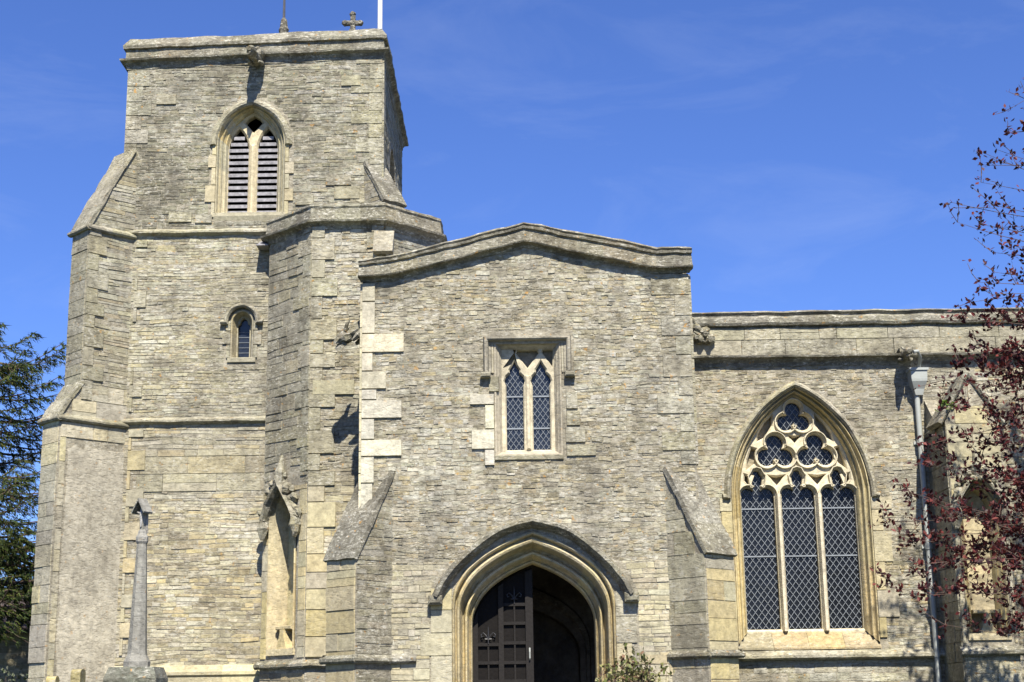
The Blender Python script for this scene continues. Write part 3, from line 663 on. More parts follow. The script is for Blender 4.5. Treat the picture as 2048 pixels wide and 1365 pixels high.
def niche(name, parent, fr, cx, w_, zb, zs, h, zc, wc, depth, pal_=ASHY, cpal=GR):
    mb = MB()
    arch_loft(mb, fr, gothic, cx, zb, (w_, zs, h), (w_*.62, zs, h*.72), [(0, .02), (.12, .04), (.2, .0), (.34, -.05), (.46, -.02), (.55, -.06), (.7, -.12), (.8, -.09), (.9, -.14), (1, -depth), (1, -depth-.04)], vouss(pal_, 4), n=10)
    wi = w_*.64
    mb.slab(fr, [(cx-wi, zb)]+gothic(cx, zs, wi, h*.74, 10)+[(cx+wi, zb)], [], -depth-.03, -depth-.06, pal_(0, 0))
    mb.box(fr, cx-w_, cx+w_, zb-.1, zb, -depth-.05, .03, pal_(0, 0))
    nb = mb.build(name, STONE, parent)
    mb = MB()     # ogee canopy with finial and corbel stops
    pts = [(wc, zs-.02), (wc*.93, zs+.10), (wc*.74, zs+.26), (wc*.50, zs+.40), (wc*.26, zs+.54), (wc*.09, zc-.12), (.0, zc)]
    rt_ = [(cx+x, z) for x, z in catmull(pts, 3)]; path = [(2*cx-x, z) for x, z in rt_]+rt_[-2::-1]
    mb.sweep(fr, path, [(-.05, 0), (-.05, .10), (-.03, .17), (.0, .19), (.03, .14), (.05, .0)], vouss(cpal, 3))
    for s_ in (-1, 1):
        b = fr.p(cx+s_*wc, zs-.05, .1); mb.tube([b+Vector((0, 0, .1)), b, b-Vector((0, 0, .12)), b-Vector((0, 0, .2))]+[], [.08, .10, .07, .03], lambda a, b_: cpal(0, 0), 7, jit=.2)
    for k in range(22):      # crockets and broken tabernacle work above
        t = rnd.random(); i = int(t*(len(path)-1)); q = path[i]; b = fr.p(q[0]+rnd.uniform(-.05, .05), q[1]+rnd.uniform(.02, .16), rnd.uniform(.02, .14))
        mb.tube([b-fr.n*.06, b, b+fr.n*.06], [.04, rnd.uniform(.05, .09), .03], lambda a, b_: cpal(0, 0), 6, jit=.3)
    mb.tube([fr.p(cx, zc-.12, .08), fr.p(cx, zc+.08, .1), fr.p(cx, zc+.2, .08), fr.p(cx, zc+.36, .04)], [.06, .085, .05, .02], lambda a, b_: cpal(0, 0), 7, jit=.25)
    mb.build('canopy', STONE, nb)
    mb = MB()     # pedestal for the lost statue
    pz = zb+.30
    mb.prism([(cx-.13, zb), (cx+.13, zb), (cx+.045, pz-.06), (cx+.045, pz), (cx-.045, pz), (cx-.045, pz-.06)], lambda a, b, c: fr.p(a, b, c), -depth*.8, -.0, pal_(0, 0))
    mb.box(fr, cx-.21, cx+.21, pz, pz+.06, -depth, -.03, pal_(0, 0), bev=.01)
    mb.build('pedestal', STONE, nb)
    return nb
niche('niche', turret, F_SW, NCX, NW, 2.45, 4.42, .55, 5.15, .43, .24, DOORY)

# ================================================================ AISLE
AY = 2.8; F_A = south(AY); WCX = 4.67
mb = MB()
AW_O = (1.13, 4.80, 1.80); AW_I = (.95, 4.85, 1.62)
win_hole = [(WCX-AW_O[0], 2.40)]+gothic(WCX, AW_O[1], AW_O[0], AW_O[2])+[(WCX+AW_O[0], 2.40)]
mb.slab(F_A, [(2.60, 0), (13, 0), (13, 7.0), (2.60, 7.0)], [win_hole], 0, -.7, MORTL)
stones(mb, F_A, [(2.62, 2.34), (12.9, 2.34), (12.9, 6.98), (2.62, 6.98)], [offset(win_hole, .1)], RUBBLE, (.038, .07), (.07, .20), (.000, .008), jit=.45)
stones(mb, F_A, [(2.62, .1), (12.9, .1), (12.9, 2.14), (2.62, 2.14)], [], RUBBLE, (.07, .16), (.16, .5))
mb.slab(F_A, [(-1.3, 0), (-.55, 0), (-.55, 2.6)]+tudor(.23, 2.3, .78, .75)+[(1.01, 0), (2.60, 0), (2.60, 7.0), (-1.3, 7.0)], [], 0, -.7, (.04, .034, .026, .05))  # wall inside the porch, its stone colour darkened to stand in for shade
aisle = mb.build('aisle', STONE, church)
mb = MB()
mb.sweep(F_A, subdiv([(2.68, 6.96), (13, 6.96)], .8), [(-.01, 0), (-.01, .015), (.05, .03), (.10, .08), (.12, .16), (.15, .17), (.175, .09), (.18, .035), (.67, .03), (.68, .10), (.72, .12), (.80, .11), (.84, .06), (.86, .06), (.90, .10), (.94, .02), (.94, -.4), (.1, -.4)], course_col(COPE, 0))
par = mb.build('parapet', STONE, aisle)
mb = MB(); ashlar(mb, Frame((0, AY-.045, 0), X_, S_), [(2.70, 7.14), (12.9, 7.14), (12.9, 7.625), (2.70, 7.625)], [], ASHG, (.2, .3), (.45, 1.1), (.003, .008)); mb.build('parapet_band', STONE, aisle)
mb = MB()
mb.sweep(F_A, subdiv([(2.62, 2.17), (7, 2.17)], .8), [(0, 0), (0, .08), (.03, .13), (.07, .13), (.14, .04), (.16, 0)], course_col(ASHG, 0)); mb.build('string_course', STONE, aisle)
mb = MB(); mb.face([Vector((2.5, AY+.3, 7.3)), Vector((13, AY+.3, 7.3)), Vector((13, AY+5, 8.4)), Vector((2.5, AY+5, 8.4))]); mb.face([Vector((-2.2, AY+.3, 7.2)), Vector((2.5, AY+.3, 7.2)), Vector((2.5, AY+5, 8.4)), Vector((-2.2, AY+5, 8.4))]); mb.build('roof', LEADROOF, aisle)
mb = MB()
for k in range(9):
    b = Vector((rnd.uniform(2.82, 3.3), AY-.08, rnd.uniform(7.36, 7.54))); mb.tube([b+Vector((0, .1, 0)), b+Vector((0, -.04, 0)), b+Vector((0, -.13, -.03))], [.09, rnd.uniform(.07, .11), .03], lambda a, b_: COPE(0, 0), 7, jit=.3)
mb.build('eroded_carving', STONE, aisle)
mb = MB()
for s_ in (-1, 1):
    for z0, z1, wd in ((2.5, 2.82, .12), (2.82, 3.25, .34), (3.25, 3.7, .16), (3.7, 4.2, .30), (4.2, 4.55, .18), (4.55, 4.76, .34)):
        if s_ < 0 and wd > .3: wd = .2
        a = WCX+s_*AW_O[0]; stone_block(mb, F_A, min(a, a+s_*wd), max(a, a+s_*wd), z0, z1-.004, .026, ASHY(0, 0), .005, .12)
append(aisle, mb)
# ---- aisle window
mb = MB()
prof = [(0, .0), (.05, .03), (.13, .035), (.18, .0), (.22, -.04), (.32, -.07), (.42, -.055), (.48, -.02), (.55, -.03), (.6, -.08), (.66, -.13), (.76, -.15), (.84, -.12), (.9, -.14), (1, -.20), (1, -.48)]
arch_loft(mb, F_A, gothic, WCX, (2.42, 2.62), AW_O, AW_I, prof, vouss(DOORY, 5))
T0 = -.21; LW = .272; LC = .665
holes = []; glz = []
for k in (-1, 0, 1):
    cx = WCX+k*LC
    ang = sorted([R(a) for a in range(-90, 270, 5)]+[math.atan2(2.66-4.78, -LW)+2*math.pi*(math.atan2(2.66-4.78, -LW) < -math.pi/2), math.atan2(2.66-4.78, LW)])
    holes.append(circle_star((cx, 4.78), [('r', cx-LW, cx+LW, 2.66, 4.80), (cx-.155, 4.84, .118), (cx+.155, 4.84, .118), (cx, 5.10, .105), (cx, 5.18, .07), (cx, 4.98, .07)], ang))
def trefoil(cx, z, s=1.0):
    return circle_star((cx, z), [(cx, z+.16*s, .142*s), (cx-.15*s, z-.075*s, .145*s), (cx+.15*s, z-.075*s, .145*s), (cx, z, .08*s)], [R(a) for a in range(0, 360, 6)])
holes += [trefoil(WCX-.335, 5.54), trefoil(WCX+.335, 5.54), trefoil(WCX, 6.11, .92)]
glz = list(holes)
def tri(cx, z, w_, up_, dn, b=.25):      # curved little spandrel piercing
    return [(cx-w_, z+up_), (cx, z+up_-.03), (cx+w_, z+up_), (cx+w_*.45, z-dn*.35), (cx, z-dn), (cx-w_*.45, z-dn*.35)]
holes += [tri(WCX-.335, 5.10, .13, .06, .10), tri(WCX+.335, 5.10, .13, .06, .10), tri(WCX, 5.78, .10, .04, .08)]
for s_ in (-1, 1):
    c = lambda pts: [(WCX+s_*x, z) for x, z in (pts if s_ > 0 else pts[::-1])]
    holes += [c([(.70, 5.36), (.80, 5.30), (.83, 5.24), (.74, 5.60), (.66, 5.62), (.64, 5.54)][0:1]+[(.82, 5.27), (.80, 5.42), (.73, 5.62), (.66, 5.60), (.66, 5.46)]),
              c([(.50, 5.80), (.62, 5.74), (.60, 5.86), (.48, 6.05), (.36, 6.16), (.37, 6.00)]),
              c([(.745, 5.14), (.86, 5.17), (.865, 5.08), (.80, 4.99)])]
inner = [(WCX-1.03, 2.55)]+gothic(WCX, 4.85, 1.03, 1.72)+[(WCX+1.03, 2.55)]
mb.slab(F_A, inner, holes, T0, T0-.18, (0.558, 0.493, 0.344, .10), ch=.03)
for s_ in (-1, 1):
    cx = WCX+s_*LC/2
    mb.prism([(cx-.045, T0), (cx+.045, T0), (cx+.022, T0+.085), (cx-.022, T0+.085)], lambda a, b, c: F_A.p(a, c, b), 2.63, 4.85, (0.530, 0.474, 0.353, .10))
for i, h in enumerate(holes[:6]):       # raised ribs round the lights and cells
    pth = offset(h, .045)
    if i < 3: pth = [p for p in pth if p[1] > 4.7]; k = max(range(len(pth)), key=lambda q: math.dist(pth[q], pth[q-1])); pth = pth[k:]+pth[:k]
    mb.sweep(F_A, pth, [(-.018, T0-.005), (-.006, T0+.05), (.006, T0+.05), (.018, T0-.005)], (0.558, 0.502, 0.363, .10), closed=i >= 3)
[mb.slab(F_A, offset(h, .008), [], T0-.15, T0-.17, (.28, .24, .16, .3)) for h in holes[6:]]  # stone backing of the side piercings, recess shade put into its darker brown
awin = mb.build('aisle_window', STONE, aisle)
mb = MB()
sl = [(T0-.05, 2.66), (.035, 2.36), (.035, 2.33), (-.3, 2.33), (-.3, 2.62)]
for k in range(4):
    a = WCX-1.14+k*.57; mb.prism(sl, lambda a_, b_, c_: F_A.p(c_, b_, a_), a+.002, a+.568, pal([(.50, .40, .25), (.46, .39, .28), (.50, .38, .22)], .2, .6)(0, 0))
mb.build('sill', STONE, awin)
mb = MB(); hp = gothic(WCX, 4.76, 1.15, 1.84)
mb.sweep(F_A, [(WCX-1.28, 4.74), (WCX-1.15, 4.74)]+hp+[(WCX+1.15, 4.74), (WCX+1.28, 4.74)], [(0, 0), (0, .06), (.03, .10), (.06, .10), (.10, .03), (.10, 0)], vouss(ASHG, 5)); mb.build('hood_mould', STONE, awin)
mb = MB(); [mb.slab(F_A, offset(h, .02), [], T0-.13, T0-.14, (0, 0, 0, 0)) for h in glz]; mb.build('glass', GLASS, awin)
mb = MB(); leading(mb, F_A, glz, (.5, .5, .5, 0), (4.62, 3.84), .105, .14, .0075, T0-.118); mb.build('leading', LEAD, awin)
gargoyle('gargoyle', aisle, (6.52, AY-.03, 7.06), (-.1, -1, .0), .62, .15, COPE)

# ---- niche buttress of the aisle, right of the downpipe
mb = MB(); BX0, BX1, BY = 6.80, 7.66, 1.72; F_B = south(BY); F_BW = Frame((BX0, AY, 0), (0, -1, 0), (-1, 0, 0)); F_BE = Frame((BX1, BY, 0), (0, 1, 0), (1, 0, 0))
nh = [(7.22-.33, 2.5)]+gothic(7.22, 4.35, .33, .5, 10)+[(7.22+.33, 2.5)]
fo = [(BX0+.005, 0), (BX1-.005, 0), (BX1-.005, 5.80), (7.22, 6.50), (BX0+.005, 5.80)]
mb.slab(F_B, fo, [nh], 0, -.45, MORT)
mb.slab(F_BW, [(0, 0), (AY-BY-.46, 0), (AY-BY-.46, 5.8), (0, 6.35)], [], 0, -.2, MORT); mb.slab(F_BE, [(.46, 0), (AY-BY-.002, 0), (AY-BY-.002, 6.3), (.46, 5.8)], [], 0, -.2, MORT)
ashlar(mb, F_B, [(BX0+.01, 2.35), (BX1-.01, 2.35), (BX1-.01, 5.78), (7.22, 6.45), (BX0+.01, 5.78)], [offset(nh, .04)], pal([(.52, .46, .33), (.55, .47, .30), (.49, .45, .36)], .1, .45), (.28, .42), (.4, .8))
ashlar(mb, F_B, [(BX0+.01, .1), (BX1-.01, .1), (BX1-.01, 2.14), (BX0+.01, 2.14)], [], ASHG, (.28, .42), (.4, .8))
ashlar(mb, F_BW, [(.02, .1), (AY-BY-.02, .1), (AY-BY-.02, 5.7), (.02, 6.2)], [], ASHG, (.25, .4), (.3, .6))
nbut = mb.build('niche_buttress', STONE, aisle)
mb = MB()
for s_ in (-1, 1):      # gabled coping
    pth = [(7.22+s_*.50, 5.74), (7.22, 6.54)]; pth = pth if s_ < 0 else pth[::-1]
    mb.sweep(F_B, subdiv(pth, .5), [(-.03, -.6), (-.03, .03), (.0, .06), (.03, .06), (.06, .01), (.06, -.6)], course_col(COPE, 0))
    f = lambda a, b, c: Vector((7.22+s_*a, AY-c, b))
    mb.prism([(.0, 6.50), (.47, 5.76), (.47, 5.70), (.0, 6.40)], f, .0, AY-BY-.42, COPE(0, 0))
mb.build('weathering', STONE, nbut)
niche('niche', nbut, F_B, 7.22, .33, 2.5, 4.35, .5, 4.98, .40, .24, DOORY)
mb = MB(); mb.sweep(F_B, subdiv([(BX0-.05, 2.16), (BX1+.05, 2.16)], .5), [(0, 0), (0, .06), (.03, .10), (.07, .10), (.15, 0)], course_col(COPE, 0)); mb.build('string_course', STONE, nbut)
# ---- downpipe
Fd = south(AY); cdp = (.5, .5, .5, 0)
mb = MB(); mb.tube([Fd.p(6.66, 0, .10), Fd.p(6.66, 3, .10), Fd.p(6.665, 6.45, .10)], .045, cdp, 12)
dp = mb.build('downpipe', PIPE, aisle, True)
mb = MB()
def ringbox(z, hx, c0, c1): return [Fd.p(6.69-hx, z, c0), Fd.p(6.69+hx, z, c0), Fd.p(6.69+hx, z, c1), Fd.p(6.69-hx, z, c1)]
mb.quadgrid([ringbox(6.40, .06, .04, .17), ringbox(6.50, .085, .03, .19), ringbox(6.62, .125, .02, .25), ringbox(6.66, .13, .02, .255), ringbox(6.80, .135, .02, .26), ringbox(6.80, .155, .02, .28), ringbox(6.84, .155, .02, .28)], cdp, 0, True)
mb.face(ringbox(6.835, .155, .02, .28), cdp); mb.face(ringbox(6.40, .06, .04, .17), cdp)
mb.tube([Fd.p(6.55, 7.05, .52), Fd.p(6.63, 7.07, .48), Fd.p(6.70, 7.0, .36), Fd.p(6.72, 6.9, .2), Fd.p(6.72, 6.80, .15)], .028, cdp, 8); mb.build('hopper_head', PIPE, dp)
for z in (5.6, 3.9, 2.2):
    mb = MB(); mb.box(Fd, 6.575, 6.745, z, z+.05, 0, .03, cdp); mb.tube([Fd.p(6.66, z-.02, .10), Fd.p(6.66, z+.07, .10)], .058, cdp, 12); mb.build('bracket', PIPE, dp)

# ================================================================ PORCH
PX0, PX1 = -2.22, 2.65; F_P = south(0); DCX = .25
mb = MB()
D_O = (1.16, 2.92, 1.06); D_I = (.885, 2.66, .885)
door_outer = tudor(DCX, D_O[1], D_O[0], D_O[2])
pw_cx = .225
pw_hole = [(pw_cx-.50, 5.05), (pw_cx+.50, 5.05), (pw_cx+.50, 6.79), (pw_cx-.50, 6.79)]
APEX = .2
gab = [(PX1, 7.78), (2.16, 7.78), (APEX, 8.25), (-1.77, 7.74), (PX0, 7.74)]
po = [(PX0, 0), (DCX-1.16, 0)]+door_outer+[(DCX+1.16, 0), (PX1, 0)]+gab
mb.slab(F_P, po, [pw_hole], 0, -.55, MORT)
door_reg = [(DCX-1.16, -1)]+door_outer+[(DCX+1.16, -1)]
lab_reg = [(pw_cx-.66, 5.0), (pw_cx+.66, 5.0), (pw_cx+.66, 6.85), (pw_cx-.66, 6.85)]
hoodreg = tudor(DCX, 3.02, 1.42, 1.12, HOODT)
stones(mb, F_P, [(PX0+.02, 3.55), (PX1-.02, 3.55)]+[(x, z-.02) for x, z in gab], [offset(door_reg, .1), hoodreg, lab_reg], RUBBLE, (.04, .08), (.06, .19), (.000, .008), .003, jit=.5)
stones(mb, F_P, [(PX0+.02, 2.25), (PX1-.02, 2.25), (PX1-.02, 3.55), (PX0+.02, 3.55)], [offset(door_reg, .3), hoodreg], pal([(.57, .51, .39), (.53, .475, .36), (.47, .41, .31), (.62, .57, .46), (.60, .52, .36)], .15, .6), (.05, .11), (.10, .32), (.001, .010))
stones(mb, F_P, [(PX0+.02, .1), (PX1-.02, .1), (PX1-.02, 2.25), (PX0+.02, 2.25)], [offset(door_reg, .3)], pal([(.52, .46, .34), (.47, .415, .305), (.55, .50, .39), (.55, .46, .30)], .05, .4), (.1, .2), (.2, .5), (.003, .018))
for X, sg in ((PX0, -1), (PX1, 1)):
    fr = Frame((X, .55 if sg > 0 else 2.79, 0), (0, sg, 0), (sg, 0, 0)); ln = 2.24
    mb.slab(fr, [(0, 0), (ln, 0), (ln, 7.75), (0, 7.75)], [], 0, -.45, MORT)
    stones(mb, Frame((X, 0 if sg > 0 else 2.79, 0), (0, sg, 0), (sg, 0, 0)), [(.02, .2), (2.77, .2), (2.77, 7.7), (.02, 7.7)], [], RUBBLE, (.06, .1), (.16, .42))
mb.box(F_P, PX0+.45, PX1-.45, 4.3, 4.5, -2.79, -.56, (.06, .05, .04, 0))  # porch ceiling, interior shade put into its dark colour
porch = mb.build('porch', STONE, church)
mb = MB(); mb.face([Vector((PX0+.3, .3, 7.75)), Vector((APEX, .3, 8.2)), Vector((APEX, 3.3, 8.2)), Vector((PX0+.3, 3.3, 7.75))]); mb.face([Vector((PX1-.3, .3, 7.75)), Vector((APEX, .3, 8.2)), Vector((APEX, 3.3, 8.2)), Vector((PX1-.3, 3.3, 7.75))]); mb.build('roof', LEADROOF, porch)
mb = MB()       # parapet of the gable: string below, coping above, each stone its own colour
lo = [(-2.22, 7.74), (-1.77, 7.74), (APEX, 8.24), (2.16, 7.79), (2.65, 7.80)]; hi = [(-2.22, 8.06), (-1.80, 8.12), (APEX, 8.62), (2.20, 8.20), (2.65, 8.19)]
def gable_rows(n=15):
    rows = []
    for k in range(4):
        for i in range(n+(k == 3)):
            t = i/n; a = Vector(lo[k]).lerp(Vector(lo[k+1]), t); b = Vector(hi[k]).lerp(Vector(hi[k+1]), t)
            row = []
            for s_, o in [(-.03, 0), (-.03, .012), (.04, .025), (.10, .06), (.13, .13), (.18, .14), (.22, .07), (.68, .05), (.72, .085), (.80, .09), (.83, .06), (.9, .085), (1.0, .03), (1.0, -.45), (.3, -.45)]:
                q = a.lerp(b, s_); ex = -(.07 if k == 0 and i == 0 else 0)+(.07 if k == 3 and i == n else 0)
                row.append(F_P.p(q.x+ex*min(1, o*12+.3), q.y, o))
            rows.append(row)
    return rows
gr = gable_rows(); mb.quadgrid(gr, course_col(COPE, 0)); mb.tess([gr[0]], COPE(0, 0)); mb.tess([gr[-1]], COPE(0, 0))
for X, sg in ((PX0, -1), (PX1, 1)):
    fr = Frame((X, .46 if sg > 0 else 2.75, 0), (0, sg, 0), (sg, 0, 0)); z = 7.74 if sg < 0 else 7.80
    mb.sweep(fr, subdiv([(0, z), (2.29, z)], .6), [(0, -.02), (0, .03), (.04, .08), (.09, .08), (.12, .03), (.24, .03), (.28, .07), (.36, .02), (.36, -.4), (.1, -.4)], course_col(COPE, 0))
mb.build('parapet', STONE, porch)
mb = MB()
for a0, a1, b0, b1, p_ in [(-2.22, -2.03, 7.42, 7.70, NEWY), (-2.22, -2.03, 6.93, 7.41, NEWY), (-2.22, -1.60, 6.64, 6.92, NEWY), (-2.22, -2.06, 6.36, 6.63, NEWY), (-2.22, -1.86, 6.09, 6.35, NEWY), (-2.22, -2.0, 5.93, 6.08, NEW), (-2.22, -1.63, 5.65, 5.92, NEW), (-2.22, -2.03, 5.34, 5.64, NEW), (-2.22, -1.63, 5.09, 5.33, NEW), (-2.22, -2.03, 4.70, 5.08, NEW), (-2.22, -2.05, 4.25, 4.69, NEW),
                          (-.63, -.278, 5.83, 5.985, NEW), (-.41, -.278, 5.47, 5.82, NEW), (-.61, -.278, 5.17, 5.46, NEW), (-.42, -.278, 4.93, 5.16, NEW)]:
    stone_block(mb, F_P, a0, a1, b0+.002, b1-.002, .034, p_(0, 0), .004, .05)
quoin_col(mb, F_P, PX1, -1, 4.9, 7.75, MIDSTONE, .22, .5, (.2, .34), .018)
for X, b0 in ((DCX-1.16, 2.3), (DCX+1.16, 2.3)):
    s_ = 1 if X > 0 else -1; z = .1
    while z < 3.0:
        h = rnd.uniform(.28, .42); wd = rnd.choice([.22, .45, .3]); stone_block(mb, F_P, min(X, X+s_*wd), max(X, X+s_*wd), z+.002, z+h-.003, .02, ASHY(0, 0) if rnd.random() < .6 else ASHG(0, 0), .004, .1); z += h
for a0, a1, b0, b1 in [(.78, .98, 5.5, 5.72), (.76, 1.05, 5.25, 5.48), (.78, .95, 5.75, 6.0), (-.35, -.2, 6.02, 6.25), (.77, 1.2, 5.05, 5.22)]: stone_block(mb, F_P, a0, a1, b0, b1, .03, ASHG(0, 0), .006, .2)
Fw = Frame((PX0, 0, 0), (0, 1, 0), (-1, 0, 0)); quoin_col(mb, Fw, 0, 1, 4.3, 7.7, NEWY, .35, .2, (.24, .34), .034)
Fe = Frame((PX1, 0, 0), (0, 1, 0), (1, 0, 0)); quoin_col(mb, Fe, 0, 1, 4.9, 7.75, ASHG, .35, .2, (.24, .4), .034)
append(porch, mb)
bs = [(.34, 0, 3.62, -.33, 4.86)]
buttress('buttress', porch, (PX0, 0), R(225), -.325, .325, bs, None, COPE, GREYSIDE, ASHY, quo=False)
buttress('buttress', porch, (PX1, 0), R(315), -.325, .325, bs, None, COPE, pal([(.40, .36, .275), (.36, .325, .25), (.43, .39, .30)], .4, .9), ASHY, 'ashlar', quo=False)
mb = MB()
for a, b in ((-1.78, -1.42), (2.16, 2.24)):
    if a > 0: mb.build('string_course', STONE, porch); mb = MB()
    mb.sweep(F_P, [(a, 2.14), (b, 2.14)], [(0, 0), (0, .06), (.03, .09), (.07, .09), (.13, 0)], COPE(0, 0))
for (o, ang) in (((PX0, 0), R(225)), ((PX1, 0), R(315))):
    f, d, q = diag(None, o, ang, None, 0, 0)
    for tt, n in ((-.325, -q), (.325, q)):
        mb.build('string_course', STONE, porch); mb = MB(); fr = Frame(Vector((*o, 0))+q*tt, d, n); mb.sweep(fr, [(-.35, 2.14), (.40, 2.14)], [(0, 0), (0, .05), (.03, .08), (.07, .08), (.12, 0)], COPE(0, 0))
    mb.build('string_course', STONE, porch); mb = MB(); fr = Frame(Vector((*o, 0))+d*.34-q*.325, q, d); mb.sweep(fr, [(-.06, 2.14), (.71, 2.14)], [(0, 0), (0, .05), (.03, .08), (.07, .08), (.12, 0)], COPE(0, 0))
mb.build('string_course', STONE, porch)
gargoyle('gargoyle', porch, (PX0+.02, .95, 7.28), (-1, .1, -.4), .58, .235, COPE)
gargoyle('gargoyle', porch, (PX1-.02, 1.2, 7.32), (1, .0, -.3), .34, .16, COPE)
# ---- porch window
mb = MB()
def rect(w_, z0, z1): return [(pw_cx-w_, z0), (pw_cx-w_, z1), (pw_cx+w_, z1), (pw_cx+w_, z0), (pw_cx-w_, z0)]
RP = [(.50, 5.05, 6.79, .0), (.49, 5.07, 6.785, .02), (.47, 5.085, 6.775, .02), (.46, 5.09, 6.765, .0), (.435, 5.10, 6.74, -.03), (.425, 5.11, 6.73, -.035), (.42, 5.12, 6.72, -.05), (.39, 5.14, 6.685, -.10), (.385, 5.145, 6.675, -.115), (.385, 5.145, 6.675, -.25)]
loft(mb, F_P, [(rect(a, b, c), d) for a, b, c, d in RP], lambda a, b: ASHY(0, 0) if False else [(.42, .37, .27, .15), (.45, .40, .29, .1), (.42, .37, .27, .35), (.42, .37, .27, .2)][a % 4])
inn = [(pw_cx-.40, 5.13), (pw_cx+.40, 5.13), (pw_cx+.40, 6.69), (pw_cx-.40, 6.69)]
lights = []
for s_ in (-1, 1):
    cx = pw_cx+s_*.195
    lights.append([(cx-.125, 5.17), (cx+.125, 5.17), (cx+.125, 6.13), (cx+.15, 6.20), (cx+.128, 6.27), (cx+.07, 6.33), (cx+.075, 6.37), (cx+.03, 6.44), (cx, 6.50), (cx-.03, 6.44), (cx-.075, 6.37), (cx-.07, 6.33), (cx-.128, 6.27), (cx-.15, 6.20), (cx-.125, 6.13)])
sp = [[(pw_cx, 6.40), (pw_cx+.165, 6.62), (pw_cx+.15, 6.67), (pw_cx-.15, 6.67), (pw_cx-.165, 6.62)]]
for s_ in (-1, 1):
    q = [(pw_cx+s_*.222, 6.63), (pw_cx+s_*.365, 6.42), (pw_cx+s_*.38, 6.67), (pw_cx+s_*.235, 6.67)]; sp.append(q if s_ > 0 else q[::-1])
mb.slab(F_P, inn, lights+sp, -.11, -.25, (0.558, 0.493, 0.344, .10), ch=.02)
mb.box(F_P, pw_cx-.035, pw_cx+.035, 5.17, 6.28, -.115, -.075, (0.558, 0.484, 0.335, .10), bev=.02)
mb.box(F_P, pw_cx-.5, pw_cx+.5, 5.0, 5.075, -.3, .028, ASHG(0, 0), bev=.01)
[mb.slab(F_P, offset(h, .012), [], -.225, -.24, (.24, .205, .14, .3)) for h in sp]  # blind spandrel panels, browner than the tracery to carry the recess shade
pwin = mb.build('porch_window', STONE, porch)
mb = MB(); lw = .60
mb.sweep(F_P, [(pw_cx-lw-.03, 6.27), (pw_cx-lw+.0, 6.27), (pw_cx-lw, 6.30), (pw_cx-lw, 6.80), (pw_cx+lw, 6.80), (pw_cx+lw, 6.30), (pw_cx+lw, 6.27), (pw_cx+lw+.03, 6.27)][2:6], [(-.07, 0), (-.065, .02), (-.03, .03), (-.02, .09), (.0, .11), (.03, .11), (.05, .03), (.05, 0)], (.32, .29, .22, .5))
for s_ in (-1, 1): mb.box(F_P, pw_cx+s_*.515-.014, pw_cx+s_*.515+.014, 6.3, 6.74, -.02, .022, ASHY(0, 0)); mb.box(F_P, pw_cx+s_*.62-.075, pw_cx+s_*.62+.075, 6.22, 6.30, 0, .12, ASHG(0, 0), bev=.02)
mb.build('label_mould', STONE, pwin)
mb = MB(); [mb.slab(F_P, offset(h, .025), [], -.21, -.22, (0, 0, 0, 0)) for h in lights]; mb.build('glass', GLASS2, pwin)
mb = MB(); leading(mb, F_P, lights, (.5, .5, .5, 0), (5.98, 5.50), .08, .11, .006, -.205); mb.build('leading', LEAD, pwin)

# ---- doorway
mb = MB()
prof = [(0, .0), (.03, .03), (.08, .045), (.12, .03), (.14, -.02), (.17, -.07), (.21, -.075), (.24, -.02), (.30, .005), (.37, -.01), (.42, -.07), (.45, -.18), (.50, -.27), (.57, -.30), (.61, -.27), (.66, -.22), (.73, -.215), (.79, -.27), (.83, -.36), (.88, -.40), (.92, -.37), (.97, -.39), (1, -.45), (1, -.62)]
arch_loft(mb, F_P, tudor, DCX, .0, D_O, D_I, prof, vouss(DOORY, 4))
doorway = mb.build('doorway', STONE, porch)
mb = MB(); hp = tudor(DCX, 3.02, 1.32, 1.02, HOODT)
mb.sweep(F_P, hp, [(-.02, 0), (-.02, .06), (.01, .13), (.05, .20), (.09, .20), (.13, .10), (.14, 0)], vouss(COPE, 4))
for s_ in (-1, 1): mb.box(F_P, DCX+s_*1.39-.10, DCX+s_*1.39+.10, 2.94, 3.07, 0, .17, COPE(0, 0), bev=.03)
mb.build('hood_mould', STONE, doorway)
# interior of the porch: inner doorway arch of the church in the aisle wall, coloured dark for shade
mb = MB(); Fi = south(AY-.0)
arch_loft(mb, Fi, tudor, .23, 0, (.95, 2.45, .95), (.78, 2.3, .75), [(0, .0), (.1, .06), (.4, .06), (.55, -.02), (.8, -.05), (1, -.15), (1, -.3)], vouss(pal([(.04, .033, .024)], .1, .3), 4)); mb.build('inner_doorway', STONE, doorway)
mb = MB(); mb.box(F_P, PX0+.45, PX1-.45, .004, .02, -3.5, -.3, (.09, .08, .07, .1)); mb.box(Fi, -.6, 1.1, 0, 3.2, -.75, -.70, (.05, .05, .05, 0)); mb.build('porch_floor', STONE, doorway)  # floor and panel behind the inner arch, also darkened in place of shade
# door leaf (left), shut, dark oak grille with iron work
DY = .62; F_D = south(DY); mb = MB()
dl = [(x, z) for x, z in tudor(DCX, 2.66, .885, .885) if x <= DCX+.02]; XR = .245
leaf = [(-.63, .03), (XR, .03), (XR, 3.50)]+[(x, z-.03) for x, z in dl[::-1] if x < XR-.05]
leaf = [(max(x, -.63), z) for x, z in leaf]
mb.slab(F_D, leaf, [], -.04, -.07, (.5, .5, .5, 0))
door = mb.build('church_door', OAK, church)
mb = MB()
ztop = lambda x: next((za+(zb-za)*(x-xa)/(xb-xa) for (xa, za), (xb, zb) in zip(dl, dl[1:]) if xa <= x <= xb), 3.5)-.05
for a, b in ((.135, XR), (-.26, -.185), (-.63, -.56)):
    mb.slab(F_D, [(a, .03), (b, .03), (b, max(.5, ztop(b)-.01)), (a, max(.5, ztop(max(a, -.625))-.01))], [], .02, -.04, (.5, .5, .5, 0))
